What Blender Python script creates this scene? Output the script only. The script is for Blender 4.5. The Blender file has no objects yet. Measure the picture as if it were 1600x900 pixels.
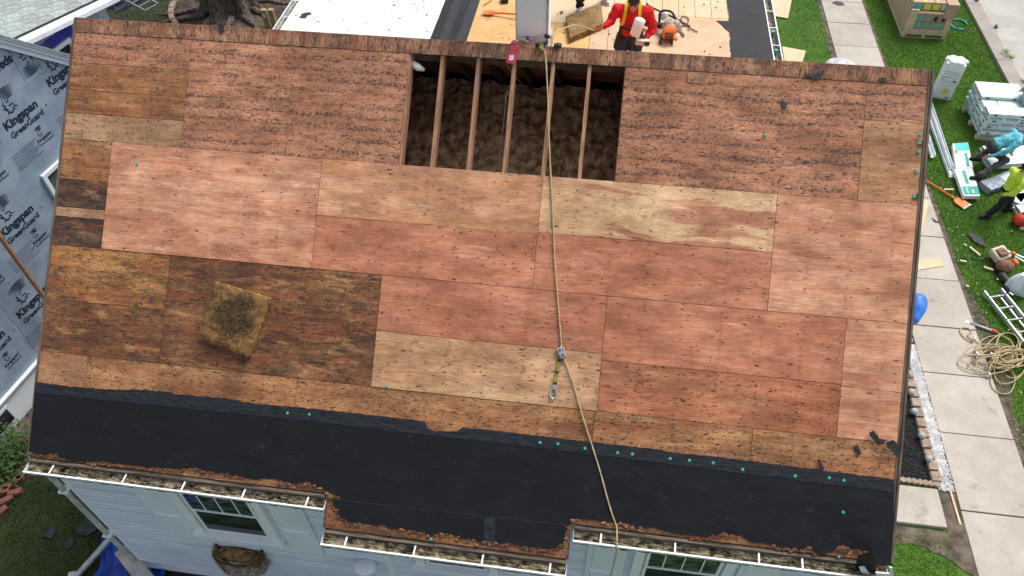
import bpy, bmesh, math, random
import numpy as np
from mathutils import Vector, Matrix, noise as mnoise
from mathutils.geometry import tessellate_polygon
random.seed(7); rnd = random.Random(11)
SC = bpy.context.scene; COL = SC.collection
R_ = math.radians
# ------------------------------------------------------------------ camera
GZ = 6.8                       # ridge height above the ground
CAM = Vector((6.099, -7.307, 4.3404 + GZ)); FPX = 1176.017
YAW, PIT, ROL, PITCH = -0.149782, 0.844925, -0.01921497, 0.70011742
_f = Vector((math.sin(YAW)*math.cos(PIT), math.cos(YAW)*math.cos(PIT), -math.sin(PIT)))
_r = Vector((math.cos(YAW), -math.sin(YAW), 0)); _u = _r.cross(_f)
CR = math.cos(ROL)*_r + math.sin(ROL)*_u; CU = -math.sin(ROL)*_r + math.cos(ROL)*_u; CF = _f
cam = bpy.data.cameras.new('camera'); camo = bpy.data.objects.new('camera', cam); COL.objects.link(camo)
cam.sensor_width = 36.0; cam.lens = FPX*36.0/1600.0; cam.clip_start = .1; cam.clip_end = 2000
M = Matrix.Identity(4)
for i in range(3): M[i][0] = CR[i]; M[i][1] = CU[i]; M[i][2] = -CF[i]; M[i][3] = CAM[i]
camo.matrix_world = M; SC.camera = camo
# ------------------------------------------------------------------ light
SUN_EL, SUN_AZ = R_(58), R_(38)          # azimuth clockwise from +Y
w = bpy.data.worlds.new('World'); SC.world = w; w.use_nodes = True
wn = w.node_tree; bg = wn.nodes['Background']; sky = wn.nodes.new('ShaderNodeTexSky')
sky.sky_type = 'NISHITA'; sky.sun_disc = False; sky.sun_elevation = SUN_EL; sky.sun_rotation = SUN_AZ
sky.air_density = 1.0; sky.dust_density = 3.0; sky.ozone_density = 1.0
hsv = wn.nodes.new('ShaderNodeHueSaturation'); hsv.inputs['Saturation'].default_value = .42      # thin even overcast
wn.links.new(sky.outputs[0], hsv.inputs['Color']); wn.links.new(hsv.outputs[0], bg.inputs[0]); bg.inputs[1].default_value = .105
sun = bpy.data.lights.new('sun', 'SUN'); suno = bpy.data.objects.new('sun', sun); COL.objects.link(suno)
sun.energy = 1.9; sun.angle = R_(25); sun.color = (1, .96, .9)
sd = Vector((math.sin(SUN_AZ)*math.cos(SUN_EL), math.cos(SUN_AZ)*math.cos(SUN_EL), math.sin(SUN_EL)))
suno.rotation_euler = sd.to_track_quat('Z', 'Y').to_euler(); suno.location = (0, 0, 40)
SC.view_settings.view_transform = 'Standard'; SC.view_settings.look = 'None'; SC.view_settings.gamma = 1
SC.view_settings.exposure = 0.9
SC.cycles.max_bounces = 6
# ------------------------------------------------------------------ measuring on the real planes of the place
def ray(px, py): return (CF + (px-800)/FPX*CR - (py-450)/FPX*CU)
def hit(px, py, n, d):
    r = ray(px, py); n = Vector(n); return CAM + r*((d - n.dot(CAM))/n.dot(r))
def G(px, py, z=0): return hit(px, py, (0, 0, 1), z)
def YP(px, py, y): return hit(px, py, (0, 1, 0), y)
SP, CP = math.sin(PITCH), math.cos(PITCH)
NR = Vector((0, -SP, CP))
def RF(px, py):
    P = hit(px, py, NR, NR.dot(Vector((0, 0, GZ)))); return (P.x, -P.y/CP)
FRP = Matrix.Translation((0, 0, GZ)) @ Matrix.Rotation(PITCH, 4, 'X')     # local (u, -v, n)
def RW(u, v, n=0): return FRP @ Vector((u, -v, n))
PSI = R_(9.5); ND = Vector((math.sin(PSI), math.cos(PSI), 0)); NN = Vector((math.cos(PSI), -math.sin(PSI), 0)); NC = -3.1
FRN = Matrix(((ND.x, 0, NN.x, NN.x*NC), (ND.y, 0, NN.y, NN.y*NC), (0, 1, 0, 0), (0, 0, 0, 1)))   # local (s, z, out)
def NW(px, py, c=NC):
    P = hit(px, py, NN, c); return (P.dot(ND), P.z)
# ------------------------------------------------------------------ materials
def srgb(r, g, b):
    f = lambda c: (c/255/12.92) if c <= 10 else ((c/255+.055)/1.055)**2.4
    return (f(r), f(g), f(b), 1)
class NT:
    def __init__(s, name, rough=.8):
        s.m = bpy.data.materials.new(name); s.m.use_nodes = True; s.t = s.m.node_tree
        s.b = s.t.nodes['Principled BSDF']; s.b.inputs['Roughness'].default_value = rough
        s.b.inputs['Specular IOR Level'].default_value = .3
        s.tc = s.n('ShaderNodeTexCoord'); s.obj = s.tc.outputs['Object']
    def n(s, t, **k):
        x = s.t.nodes.new(t)
        for a, b in k.items(): setattr(x, a, b)
        return x
    def l(s, a, b): s.t.links.new(a, b)
    def put(s, inp, v):
        if hasattr(v, 'is_output'): s.l(v, inp)
        elif v is not None: inp.default_value = v
    def math(s, op, a, b=0., c=None, clamp=False):
        x = s.n('ShaderNodeMath', operation=op, use_clamp=clamp); s.put(x.inputs[0], a); s.put(x.inputs[1], b)
        if c is not None: s.put(x.inputs[2], c)
        return x.outputs[0]
    def vmul(s, v, k):
        x = s.n('ShaderNodeVectorMath', operation='MULTIPLY'); s.put(x.inputs[0], v); s.put(x.inputs[1], k); return x.outputs[0]
    def vadd(s, v, k):
        x = s.n('ShaderNodeVectorMath', operation='ADD'); s.put(x.inputs[0], v); s.put(x.inputs[1], k); return x.outputs[0]
    def noise(s, v, scale=1, detail=4, rough=.55, dist=0, w=None):
        x = s.n('ShaderNodeTexNoise', noise_dimensions='3D' if w is None else '4D')
        s.put(x.inputs['Vector'], v); x.inputs['Scale'].default_value = scale; x.inputs['Detail'].default_value = detail
        x.inputs['Roughness'].default_value = rough; x.inputs['Distortion'].default_value = dist
        if w is not None: s.put(x.inputs['W'], w)
        return x.outputs['Fac']
    def vor(s, v, scale=1, rand=1):
        x = s.n('ShaderNodeTexVoronoi'); s.put(x.inputs['Vector'], v); x.inputs['Scale'].default_value = scale
        x.inputs['Randomness'].default_value = rand; return x.outputs['Distance'], x.outputs['Color']
    def ss(s, v, a, b, lo=0., hi=1.):
        x = s.n('ShaderNodeMapRange', interpolation_type='SMOOTHSTEP'); s.put(x.inputs[0], v)
        x.inputs[1].default_value = a; x.inputs[2].default_value = b; x.inputs[3].default_value = lo; x.inputs[4].default_value = hi
        return x.outputs[0]
    def mix(s, f, a, b, mode='MIX'):
        x = s.n('ShaderNodeMix', data_type='RGBA', blend_type=mode); s.put(x.inputs['Factor'], f)
        s.put(x.inputs[6], a); s.put(x.inputs[7], b); return x.outputs[2]
    def bump(s, h, strength=.3, dist=.01):
        x = s.n('ShaderNodeBump'); x.inputs['Strength'].default_value = strength; x.inputs['Distance'].default_value = dist
        s.put(x.inputs['Height'], h); s.l(x.outputs[0], s.b.inputs['Normal'])
    def done(s, col): s.put(s.b.inputs['Base Color'], col); return s.m
    def rand(s):
        return s.n('ShaderNodeObjectInfo').outputs['Random']
def simple(name, c1, c2=None, scale=8, rough=.7, bump=.2, stretch=(1, 1, 1), detail=5, metal=0, bd=.01, vary=0):
    t = NT(name, rough); t.b.inputs['Metallic'].default_value = metal
    v = t.vmul(t.obj, stretch); n = t.noise(v, scale, detail, .6)
    c = t.mix(t.ss(n, .32, .68), c1, c2 or c1)
    if vary:
        c = t.mix(1., c, t.mix(t.rand(), (1-vary,)*3+(1,), (1+vary*.3,)*3+(1,)), 'MULTIPLY')
    if bump: t.bump(n, bump, bd)
    return t.done(c)
def ply(name, c1, c2, c3, grime=.2, speck=.5, band=0, pale=.3, knots=0, c4=None, wavy=0, turn=False):
    t = NT(name, .82); rd = t.rand()
    off = t.n('ShaderNodeCombineXYZ'); t.l(t.math('MULTIPLY', rd, 53.), off.inputs[0]); t.l(t.math('MULTIPLY', rd, 31.), off.inputs[1])
    src = t.obj
    if turn:
        sx = t.n('ShaderNodeSeparateXYZ'); t.l(t.obj, sx.inputs[0]); cx = t.n('ShaderNodeCombineXYZ'); t.l(sx.outputs[1], cx.inputs[0]); t.l(sx.outputs[0], cx.inputs[1]); t.l(sx.outputs[2], cx.inputs[2]); src = cx.outputs[0]
    v = t.vadd(src, off.outputs[0])
    def warp(amt):
        wp = t.noise(t.vmul(v, (.9, 1.8, 1)), 1.3, 4); wv = t.n('ShaderNodeCombineXYZ'); t.l(t.math('MULTIPLY', wp, amt), wv.inputs[1]); return t.vadd(v, wv.outputs[0])
    v2 = warp(.30 if wavy else .09)
    big = t.noise(t.vmul(v2, (.35, 5., 1)), 1.5, 7, .66)
    c = t.mix(t.ss(big, .38, .60), c1, c2)
    if wavy:
        pl = t.noise(t.vmul(v2, (.28, 2.6, 1)), 1.5, 4, .5); c = t.mix(t.ss(pl, .44, .50), c, c3)
    pl = t.noise(t.vmul(v2, (1.5, 20, 1)), 1.0, 6, .68); c = t.mix(t.math('MULTIPLY', t.ss(pl, .60-.14*pale, .72-.12*pale), .6), c, c3)
    if c4:
        rr = t.noise(t.vmul(v2, (.8, 10, 1)), 1.2, 7, .7); c = t.mix(t.math('MULTIPLY', t.ss(rr, .5, .66), .75), c, c4)
    mot = t.noise(t.vmul(v, (1.6, 3.2, 1)), 1.2, 8, .72); c = t.mix(1., c, t.mix(t.ss(mot, .3, .7), (.66, .60, .55, 1), (1.28, 1.27, 1.24, 1)), 'MULTIPLY')
    gr = t.noise(t.vmul(v2, (5, 120, 1)), 1.0, 6, .75)
    c = t.mix(1., c, t.mix(t.ss(gr, .3, .7), (.68, .63, .6, 1), (1.22, 1.2, 1.18, 1)), 'MULTIPLY')
    ck = t.noise(t.vmul(v2, (11, 170, 1)), 1.0, 4, .7)
    c = t.mix(t.math('MULTIPLY', t.ss(ck, .62, .72), .55), c, c3)
    if knots:
        kd, kc = t.vor(t.vmul(v, (3.0, 8, 1)), 1.0); ksel = t.math('GREATER_THAN', kc, .5)
        km = t.math('MULTIPLY', t.ss(kd, .06, .2, 1, 0), ksel)
        c = t.mix(t.math('MULTIPLY', km, .7*knots), c, (.27, .075, .035, 1))
        c = t.mix(t.math('MULTIPLY', t.math('MULTIPLY', t.ss(kd, .02, .09, 1, 0), ksel), .8*knots), c, (.07, .025, .015, 1))
    sh1 = t.noise(t.vmul(t.obj, (.55, 1.1, 1)), 1.3, 6, .65); c = t.mix(1., c, t.mix(t.ss(sh1, .34, .66), (.82, .74, .68, 1), (1.12, 1.12, 1.10, 1)), 'MULTIPLY')
    sh2 = t.noise(t.vmul(t.obj, (1.1, 4.2, 1)), 1.2, 7, .7); c = t.mix(t.math('MULTIPLY', t.ss(sh2, .52, .68), .38), c, (.30, .125, .055, 1))
    sh3 = t.noise(t.vmul(t.obj, (.8, 6, 1)), 1.5, 7, .7, .4, w=3.) if False else t.noise(t.vmul(t.vadd(t.obj, (17, 5, 0)), (.9, 7, 1)), 1.2, 7, .7); c = t.mix(t.math('MULTIPLY', t.ss(sh3, .60, .70), .4), c, (.70, .46, .28, 1))
    ink = (.014, .013, .015, 1)
    for sc_, th, st in (((7, 22, 1), .13, .5), ((15, 36, 1), .16, .6)) + ((((34, 70, 1), .2, .55),) if (band or grime > .4) else ()):
        d, cc = t.vor(t.vmul(v, sc_), 1.0); sel = t.math('GREATER_THAN', cc, 1.0-.95*speck*st-.04)
        sh = t.noise(t.vmul(v, (30, 130, 1)), 1., 4, .7)
        dd = t.math('ADD', d, t.math('MULTIPLY', t.math('SUBTRACT', sh, .5), .7))
        m = t.math('MULTIPLY', t.ss(dd, th*.5, th*2.1, 1, 0), sel)
        c = t.mix(t.math('MULTIPLY', m, .92), c, ink)
    ux = t.n('ShaderNodeSeparateXYZ'); t.l(t.obj, ux.inputs[0])
    fx = t.math('ABSOLUTE', t.math('SUBTRACT', t.math('FRACT', t.math('DIVIDE', ux.outputs[0], .4064)), .5))
    near = t.ss(fx, .012, .09, 1, 0); gn = t.noise(t.vmul(v, (14, 36, 1)), 1., 5, .75)
    c = t.mix(t.math('MULTIPLY', t.math('MULTIPLY', near, t.ss(gn, .53, .62)), min(.9, .45+.5*speck)), c, ink)
    if grime > .6:
        b1 = t.noise(t.vmul(v, (2.0, 6, 1)), 1.1, 7, .7, .5); c = t.mix(t.math('MULTIPLY', t.ss(b1, .54, .64), .7), c, (.46, .25, .10, 1))
        b2 = t.noise(t.vmul(t.vadd(v, (9, 4, 0)), (1.6, 7, 1)), 1.2, 7, .7, .5); c = t.mix(t.math('MULTIPLY', t.ss(b2, .53, .63), .65), c, (.30, .075, .035, 1))
    if grime:
        g1 = t.noise(t.vmul(v, (2.4, 7, 1)), 1.4, 9, .76, .3); g2 = t.noise(t.vmul(v, (14, 55, 1)), 1.0, 7, .8)
        gg = t.math('ADD', t.math('MULTIPLY', g1, .5), t.math('MULTIPLY', g2, .5))
        th = .575-.10*grime
        c = t.mix(t.math('MULTIPLY', t.ss(gg, th, th+.09), min(.92, .5+.4*grime)), c, (.018, .017, .02, 1))
        c = t.mix(t.math('MULTIPLY', t.ss(t.noise(t.vmul(v, (.9, 2.6, 1)), 1.3, 7, .72, .4), .46, .60), .7*grime, clamp=True), c, (.045, .028, .02, 1))
        g3 = t.noise(t.vmul(v, (3.5, 16, 1)), 1.0, 5, .7); c = t.mix(t.math('MULTIPLY', t.ss(g3, .58, .66), min(.9, .9*grime)), c, (.012, .013, .017, 1))
    if band:
        wob = t.noise(t.vmul(v, (.8, 3, 1)), 1.0, 4)
        ph = t.math('ADD', t.math('DIVIDE', ux.outputs[1], .127), t.math('MULTIPLY', wob, 1.6))
        tri = t.math('FRACT', ph)
        seam = t.ss(t.math('ABSOLUTE', t.math('SUBTRACT', tri, .5)), .0, .05, 1, 0)
        bm = t.math('MULTIPLY', t.ss(tri, .3, .52), t.ss(tri, .62, 1.0, 1, 0))
        lo = t.noise(t.vmul(v, (1.3, 4, 1)), 1.2, 6, .7)
        fine = t.noise(t.vmul(v, (26, 30, 1)), 1., 7, .85)
        msk = t.math('MULTIPLY', t.math('MULTIPLY', t.ss(lo, .40, .54), t.math('MULTIPLY_ADD', bm, .7, .3)), t.ss(fine, .45, .57))
        c = t.mix(t.math('MULTIPLY', msk, 1.0*band, clamp=True), c, (.028, .026, .03, 1))
        f2 = t.noise(t.vmul(v, (40, 50, 1)), 1., 4, .8); c = t.mix(t.math('MULTIPLY', t.ss(f2, .55, .62), .5*band), c, (.04, .03, .03, 1))
        c = t.mix(t.math('MULTIPLY', t.math('MULTIPLY', seam, t.ss(lo, .3, .5)), .45*band), c, (.07, .035, .03, 1))
    t.bump(t.math('ADD', gr, t.math('MULTIPLY', big, .6)), .4, .006)
    return t.done(c)
# ------------------------------------------------------------------ mesh builder
class MB:
    def __init__(s): s.v = []; s.f = []; s.mi = []; s.cur = 0
    def add(s, vs, fs):
        o = len(s.v); s.v += [tuple(x) for x in vs]; s.f += [tuple(i+o for i in f) for f in fs]; s.mi += [s.cur]*len(fs); return s
    def hexa(s, p):       # p: 8 points, bottom ring then top ring
        return s.add(p, [(3, 2, 1, 0), (4, 5, 6, 7), (0, 1, 5, 4), (1, 2, 6, 5), (2, 3, 7, 6), (3, 0, 4, 7)])
    def box(s, a, b):
        (x0, y0, z0), (x1, y1, z1) = a, b
        return s.hexa([(x0, y0, z0), (x1, y0, z0), (x1, y1, z0), (x0, y1, z0), (x0, y0, z1), (x1, y0, z1), (x1, y1, z1), (x0, y1, z1)])
    def obox(s, c, size, rot=0, ax='Z'):
        m = Matrix.Translation(c) @ (rot if isinstance(rot, Matrix) else Matrix.Rotation(rot, 4, ax)); hx, hy, hz = [q/2 for q in size]
        return s.hexa([m @ Vector(p) for p in ((-hx, -hy, -hz), (hx, -hy, -hz), (hx, hy, -hz), (-hx, hy, -hz), (-hx, -hy, hz), (hx, -hy, hz), (hx, hy, hz), (-hx, hy, hz))])
    def bar(s, p0, p1, w, h, up=(0, 0, 1)):
        p0 = Vector(p0); p1 = Vector(p1); d = (p1-p0).normalized(); a = d.cross(Vector(up)).normalized(); b = a.cross(d)
        q = lambda P, i, j: P + a*(w/2*i) + b*(h/2*j)
        return s.hexa([q(p0, -1, -1), q(p0, 1, -1), q(p1, 1, -1), q(p1, -1, -1), q(p0, -1, 1), q(p0, 1, 1), q(p1, 1, 1), q(p1, -1, 1)])
    def prism(s, poly, z0, z1):
        n = len(poly); tr = tessellate_polygon([[Vector((p[0], p[1], 0)) for p in poly]])
        ar = sum(poly[i][0]*poly[(i+1) % n][1]-poly[(i+1) % n][0]*poly[i][1] for i in range(n))
        vs = [(p[0], p[1], z1) for p in poly] + [(p[0], p[1], z0) for p in poly]; fs = []
        for t in tr:
            a, b, c = t; cr = (poly[b][0]-poly[a][0])*(poly[c][1]-poly[a][1])-(poly[c][0]-poly[a][0])*(poly[b][1]-poly[a][1])
            if cr < 0: a, c = c, a
            fs += [(a, b, c), (c+n, b+n, a+n)]
        for i in range(n):
            j = (i+1) % n; fs.append((i, i+n, j+n, j) if ar > 0 else (j, j+n, i+n, i))
        return s.add(vs, fs)
    def tube(s, pts, r, n=8, cap=True, closed=False):
        pts = [Vector(p) for p in pts]; N = len(pts); rs = r if isinstance(r, (list, tuple)) else [r]*N; vs = []; fs = []
        up = None
        for i, p in enumerate(pts):
            d = (pts[min(i+1, N-1)]-pts[max(i-1, 0)])
            if closed: d = pts[(i+1) % N]-pts[i-1]
            d = d.normalized() if d.length > 1e-9 else Vector((0, 0, 1))
            if up is None: up = Vector((0, 0, 1)) if abs(d.z) < .9 else Vector((1, 0, 0))
            a = d.cross(up)
            if a.length < 1e-4: a = d.cross(Vector((.3, 1, .2)))
            a.normalize(); b = d.cross(a).normalized(); up = -b if False else a.cross(d)
            for k in range(n):
                t = 2*math.pi*k/n; vs.append(p+a*(math.cos(t)*rs[i])+b*(math.sin(t)*rs[i]))
        for i in range(N if closed else N-1):
            j = (i+1) % N
            for k in range(n):
                l = (k+1) % n; fs.append((i*n+k, i*n+l, j*n+l, j*n+k))
        if cap and not closed: fs += [tuple(range(n-1, -1, -1)), tuple((N-1)*n+k for k in range(n))]
        return s.add(vs, fs)
    def cyl(s, p0, p1, r0, r1=None, n=12): return s.tube([p0, p1], [r0, r0 if r1 is None else r1], n)
    def cap(s, p0, p1, r0, r1, n=14, m=4):
        p0 = Vector(p0); p1 = Vector(p1); d = p1-p0; L = d.length; d = d.normalized() if L > 1e-6 else Vector((0, 0, 1)); pts = []; rs = []
        for i in range(m+1):
            t = math.pi/2*(1-i/m); pts.append(p0-d*(r0*math.sin(t))); rs.append(max(r0*math.cos(t), .0008))
        for i in range(m+1):
            t = math.pi/2*i/m; pts.append(p1+d*(r1*math.sin(t))); rs.append(max(r1*math.cos(t), .0008))
        return s.tube(pts, rs, n)
    def ell(s, c, r, rot=None, n=16, m=10):
        vs = []; fs = []; rot = rot or Matrix.Identity(3); c = Vector(c)
        for i in range(m+1):
            t = math.pi*i/m
            for k in range(n):
                q = 2*math.pi*k/n; st = max(math.sin(t), .004)
                vs.append(c + rot @ Vector((r[0]*st*math.cos(q), r[1]*st*math.sin(q), r[2]*math.cos(t))))
        for i in range(m):
            for k in range(n):
                l = (k+1) % n; fs.append((i*n+k, (i+1)*n+k, (i+1)*n+l, i*n+l))
        fs += [tuple(range(n)), tuple(m*n+k for k in range(n-1, -1, -1))]
        return s.add(vs, fs)
    def quad(s, *p): return s.add(p, [tuple(range(len(p)))])
    def strip(s, rows):    # grid of points
        n = len(rows[0]); vs = [p for r in rows for p in r]
        return s.add(vs, [(i*n+k, i*n+k+1, (i+1)*n+k+1, (i+1)*n+k) for i in range(len(rows)-1) for k in range(n-1)])
WM = {}
def wmat(o): return WM.get(o.name, Matrix.Identity(4))
def link(name, data, F, parent, label=None, cat=None, group=None, kind=None):
    o = bpy.data.objects.new(name, data); COL.objects.link(o); WM[o.name] = F.copy()
    if parent is not None: o.parent = parent; o.matrix_basis = wmat(parent).inverted() @ F
    else: o.matrix_basis = F
    if label: o['label'] = label
    if cat: o['category'] = cat
    if group: o['group'] = group
    if kind: o['kind'] = kind
    return o
def part(name, mb, mat, parent=None, F=None, smooth=False, bevel=0, world=True, **k):
    """mesh given in world coordinates (F None) or in frame F"""
    me = bpy.data.meshes.new(name); vs = mb.v
    if F is None:
        F = wmat(parent) if parent is not None else Matrix.Translation(k.pop('origin', (0, 0, 0)))
        iv = F.inverted(); vs = [tuple(iv @ Vector(p)) for p in vs]
    k.pop('origin', None)
    me.from_pydata(vs, [], mb.f); me.validate()
    for m in (mat if isinstance(mat, (list, tuple)) else [mat]): me.materials.append(m)
    if isinstance(mat, (list, tuple)) and len(me.polygons) == len(mb.mi): me.polygons.foreach_set('material_index', mb.mi)
    if smooth: me.polygons.foreach_set('use_smooth', [True]*len(me.polygons))
    me.update()
    o = link(name, me, F, parent, **k)
    if bevel:
        b = o.modifiers.new('bevel', 'BEVEL'); b.width = bevel; b.segments = 2; b.limit_method = 'ANGLE'
    return o
def thing(name, label, cat, loc=(0, 0, 0), rotz=0, group=None):
    F = Matrix.Translation(loc) @ Matrix.Rotation(rotz, 4, 'Z')
    return link(name, None, F, None, label, cat, group)
def single(name, mb, mat, label, cat, origin=(0, 0, 0), **k): return part(name, mb, mat, None, origin=origin, label=label, cat=cat, **k)
def struct(name, mb, mat, **k): return part(name, mb, mat, None, kind='structure', **k)
def dup(root, loc, rotz=0, label=None):
    r = root.copy(); COL.objects.link(r); F = Matrix.Translation(loc) @ Matrix.Rotation(rotz, 4, 'Z'); r.matrix_basis = F; WM[r.name] = F
    if label: r['label'] = label
    for ch in list(root.children):
        c = ch.copy(); COL.objects.link(c); c.parent = r
        for g in ch.children:
            d = g.copy(); COL.objects.link(d); d.parent = c
    return r
def rag(pts, step=.05, amp=.012, seed=0, r=None):
    r = r or random.Random(seed); out = []
    for a, b in zip(pts[:-1], pts[1:]):
        L = math.hypot(b[0]-a[0], b[1]-a[1]); n = max(1, int(L/step))
        for i in range(n):
            t = i/n; j = amp if (i or out) else 0
            out.append((a[0]+(b[0]-a[0])*t+r.uniform(-j, j), a[1]+(b[1]-a[1])*t+r.uniform(-j, j)))
    out.append(tuple(pts[-1])); return out
def text_mesh(body, size, bold=0, extrude=.0006, align='LEFT'):
    cu = bpy.data.curves.new('lettering', 'FONT'); cu.body = body; cu.size = size; cu.extrude = extrude; cu.offset = bold; cu.align_x = align; cu.resolution_u = 3
    o = bpy.data.objects.new('lettering', cu); COL.objects.link(o); bpy.context.view_layer.update()
    me = bpy.data.meshes.new_from_object(o.evaluated_get(bpy.context.evaluated_depsgraph_get()))
    vs = [tuple(v.co) for v in me.vertices]; fs = [tuple(p.vertices) for p in me.polygons]
    bpy.data.objects.remove(o); bpy.data.curves.remove(cu); bpy.data.meshes.remove(me); return vs, fs
def words(mb, body, size, M4, bold=0, align='LEFT'):
    vs, fs = text_mesh(body, size, bold, align=align); mb.add([M4 @ Vector(v) for v in vs], fs)
# ------------------------------------------------------------------ shared materials
MT = {}
def lin(*a): return tuple(a)+(1,)
PINK = lin(.55, .255, .155); TAN = lin(.56, .29, .16); CREAM = lin(.66, .48, .32); RED = lin(.46, .19, .115)
OLD1 = lin(.49, .245, .155); OLD2 = lin(.43, .19, .115); OLDT = lin(.44, .25, .135); BRN = lin(.17, .085, .05); ORG = lin(.33, .17, .065); OCH = lin(.36, .22, .1)
MT['old'] = ply('weathered_pink_plywood', OLD1, lin(.50, .25, .15), lin(.56, .33, .2), .3, .8, 1.0, .25, 0, OLD2)
MT['old_orange'] = ply('weathered_orange_plywood', lin(.40, .18, .075), lin(.48, .25, .115), lin(.50, .34, .2), .45, .6, .8, .3, .3, lin(.28, .12, .06))
MT['old_tan'] = ply('weathered_tan_plywood', lin(.43, .28, .16), lin(.50, .32, .2), lin(.58, .42, .27), .3, .5, .4, .5, .3)
MT['ridge'] = ply('weathered_ridge_plywood', lin(.36, .195, .125), lin(.44, .25, .16), lin(.5, .33, .21), .75, 1.0, .7, .3, 0, OLD2, turn=True)
MT['new_pink'] = ply('reddish_plywood', lin(.58, .285, .185), lin(.62, .345, .235), lin(.74, .52, .37), .03, .3, 0, .5, .5, lin(.47, .19, .11))
MT['new_tan'] = ply('tan_plywood', TAN, lin(.54, .31, .2), CREAM, 0, .28, 0, .35, .4, PINK)
MT['new_red'] = ply('red_plywood', RED, lin(.50, .22, .145), lin(.62, .38, .26), .05, .38, 0, .45, .5, lin(.53, .25, .145))
MT['new_stripe'] = ply('cream_and_red_striped_plywood', lin(.42, .19, .125), lin(.47, .235, .15), lin(.66, .46, .29), 0, .35, 0, .2, .5, wavy=1)
MT['cream'] = ply('cream_plywood', lin(.52, .31, .18), lin(.59, .385, .235), lin(.47, .235, .14), .15, .6, 0, .2, .6, lin(.5, .32, .2))
MT['knot_red'] = ply('knotty_red_plywood', lin(.42, .165, .09), lin(.47, .21, .12), lin(.55, .3, .18), .28, .9, 0, .25, 1, lin(.35, .12, .065))
MT['dark'] = ply('stained_brown_plywood', lin(.20, .085, .045), lin(.27, .135, .06), lin(.38, .25, .11), .8, 1.0, 0, .5, .8, lin(.2, .05, .03))
MT['ochre'] = ply('stained_ochre_plywood', lin(.38, .17, .06), lin(.42, .23, .085), lin(.52, .35, .15), .75, 1.0, 0, .5, .9, lin(.27, .09, .045))
MT['black_wood'] = ply('blackened_plywood', lin(.09, .05, .035), lin(.17, .1, .06), lin(.3, .2, .12), 1.0, .8, .7, .2, 0)
MT['low'] = ply('brown_eave_plywood', lin(.38, .18, .085), lin(.45, .25, .125), lin(.52, .33, .18), .42, 1.0, 0, .4, .8, lin(.32, .13, .065))
MT['patch'] = ply('orange_patch_plywood', lin(.42, .225, .12), lin(.47, .27, .155), lin(.52, .33, .2), .25, .5, .3, .2, .2)
MT['rear'] = ply('rear_plywood', PINK, TAN, CREAM, .2, .4, 0, .3, .3)
MT['osb'] = None
def osb(name, c1, c2, c3):
    t = NT(name, .75); d, cc = t.vor(t.vmul(t.vadd(t.obj, t.vmul(t.obj, (0, 0, 0))), (14, 30, 1)), 1.0)
    n = t.noise(t.obj, 2.2, 5); c = t.mix(t.ss(n, .35, .65), c1, c2); c = t.mix(t.math('MULTIPLY', t.n('ShaderNodeSeparateColor').outputs[0] if False else t.ss(cc, .2, .9), .45), c, c3)
    g = t.noise(t.obj, 11, 6, .7); c = t.mix(t.ss(g, .66, .72), c, (.2, .1, .04, 1)); t.bump(d, .2, .004)
    c = t.mix(t.ss(t.noise(t.obj, 26, 4, .7), .69, .74), c, (.05, .04, .03, 1)); return t.done(c)
MT['osb'] = osb('orange_strand_board', lin(.47, .27, .10), lin(.55, .34, .14), lin(.60, .42, .2))
MT['osb_pale'] = osb('pale_strand_board', lin(.52, .37, .22), lin(.58, .43, .27), lin(.64, .5, .34))
MT['osb_pink'] = osb('pink_plywood_board', lin(.49, .30, .19), lin(.54, .36, .23), lin(.6, .42, .28))
def membrane():
    t = NT('black_roofing_membrane', .62); n = t.noise(t.vmul(t.obj, (1.2, 2.2, 1)), 1.4, 6, .6); f = t.noise(t.vmul(t.obj, (9, 30, 1)), 1, 6, .75)
    c = t.mix(t.ss(n, .3, .7), (.0028, .0034, .0052, 1), (.0058, .0068, .0098, 1)); c = t.mix(t.ss(f, .60, .8), c, (.03, .03, .034, 1))
    d, cc = t.vor(t.vmul(t.obj, (5, 9, 1)), 1.0); sp = t.math('MULTIPLY', t.ss(d, .02, .05, 1, 0), t.math('GREATER_THAN', cc, .72))
    c = t.mix(t.math('MULTIPLY', sp, .6), c, (.22, .2, .18, 1))
    s = t.noise(t.vmul(t.obj, (3, 3, 1)), 1.2, 8, .8); c = t.mix(t.math('MULTIPLY', t.ss(s, .56, .70), .55), c, (.04, .037, .034, 1))
    sc2 = t.noise(t.vmul(t.obj, (2, 26, 1)), 1.0, 6, .8); c = t.mix(t.math('MULTIPLY', t.ss(sc2, .66, .74), .4), c, (.07, .07, .072, 1))
    wv = t.noise(t.vmul(t.obj, (2.2, 3.5, 1)), 1.0, 4, .55); t.bump(t.math('ADD', wv, t.math('MULTIPLY', f, .12)), .7, .03); return t.done(c)
MT['membrane'] = membrane()
MT['selvage'] = simple('grey_black_lap_strip', (.008, .0095, .0135, 1), (.022, .026, .033, 1), 9, .5, .8, (1, 3, 1), 8, bd=.012)
MT['tar'] = simple('tar_scrap', (.012, .013, .016, 1), (.035, .038, .045, 1), 14, .6, .6)
MT['pulp'] = ply('torn_wood_fibre', lin(.2, .095, .045), lin(.31, .16, .075), lin(.42, .26, .14), .8, .8, 0, .4, .5, lin(.13, .06, .035))
MT['weathered'] = simple('weathered_grey_board', (.035, .025, .018, 1), (.15, .12, .095, 1), 3, .85, .5, (1, 14, 14))
MT['rake'] = simple('weathered_rake_board', (.075, .05, .038, 1), (.17, .125, .095, 1), 3, .85, .4, (8, 1, 8))
MT['rafter'] = simple('rafter_wood', (.23, .11, .06, 1), (.45, .25, .15, 1), 3, .8, .4, (14, 1, 14))
MT['white_metal'] = simple('white_aluminium', (.62, .66, .70, 1), (.74, .77, .8, 1), 5, .4, .03)
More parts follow.
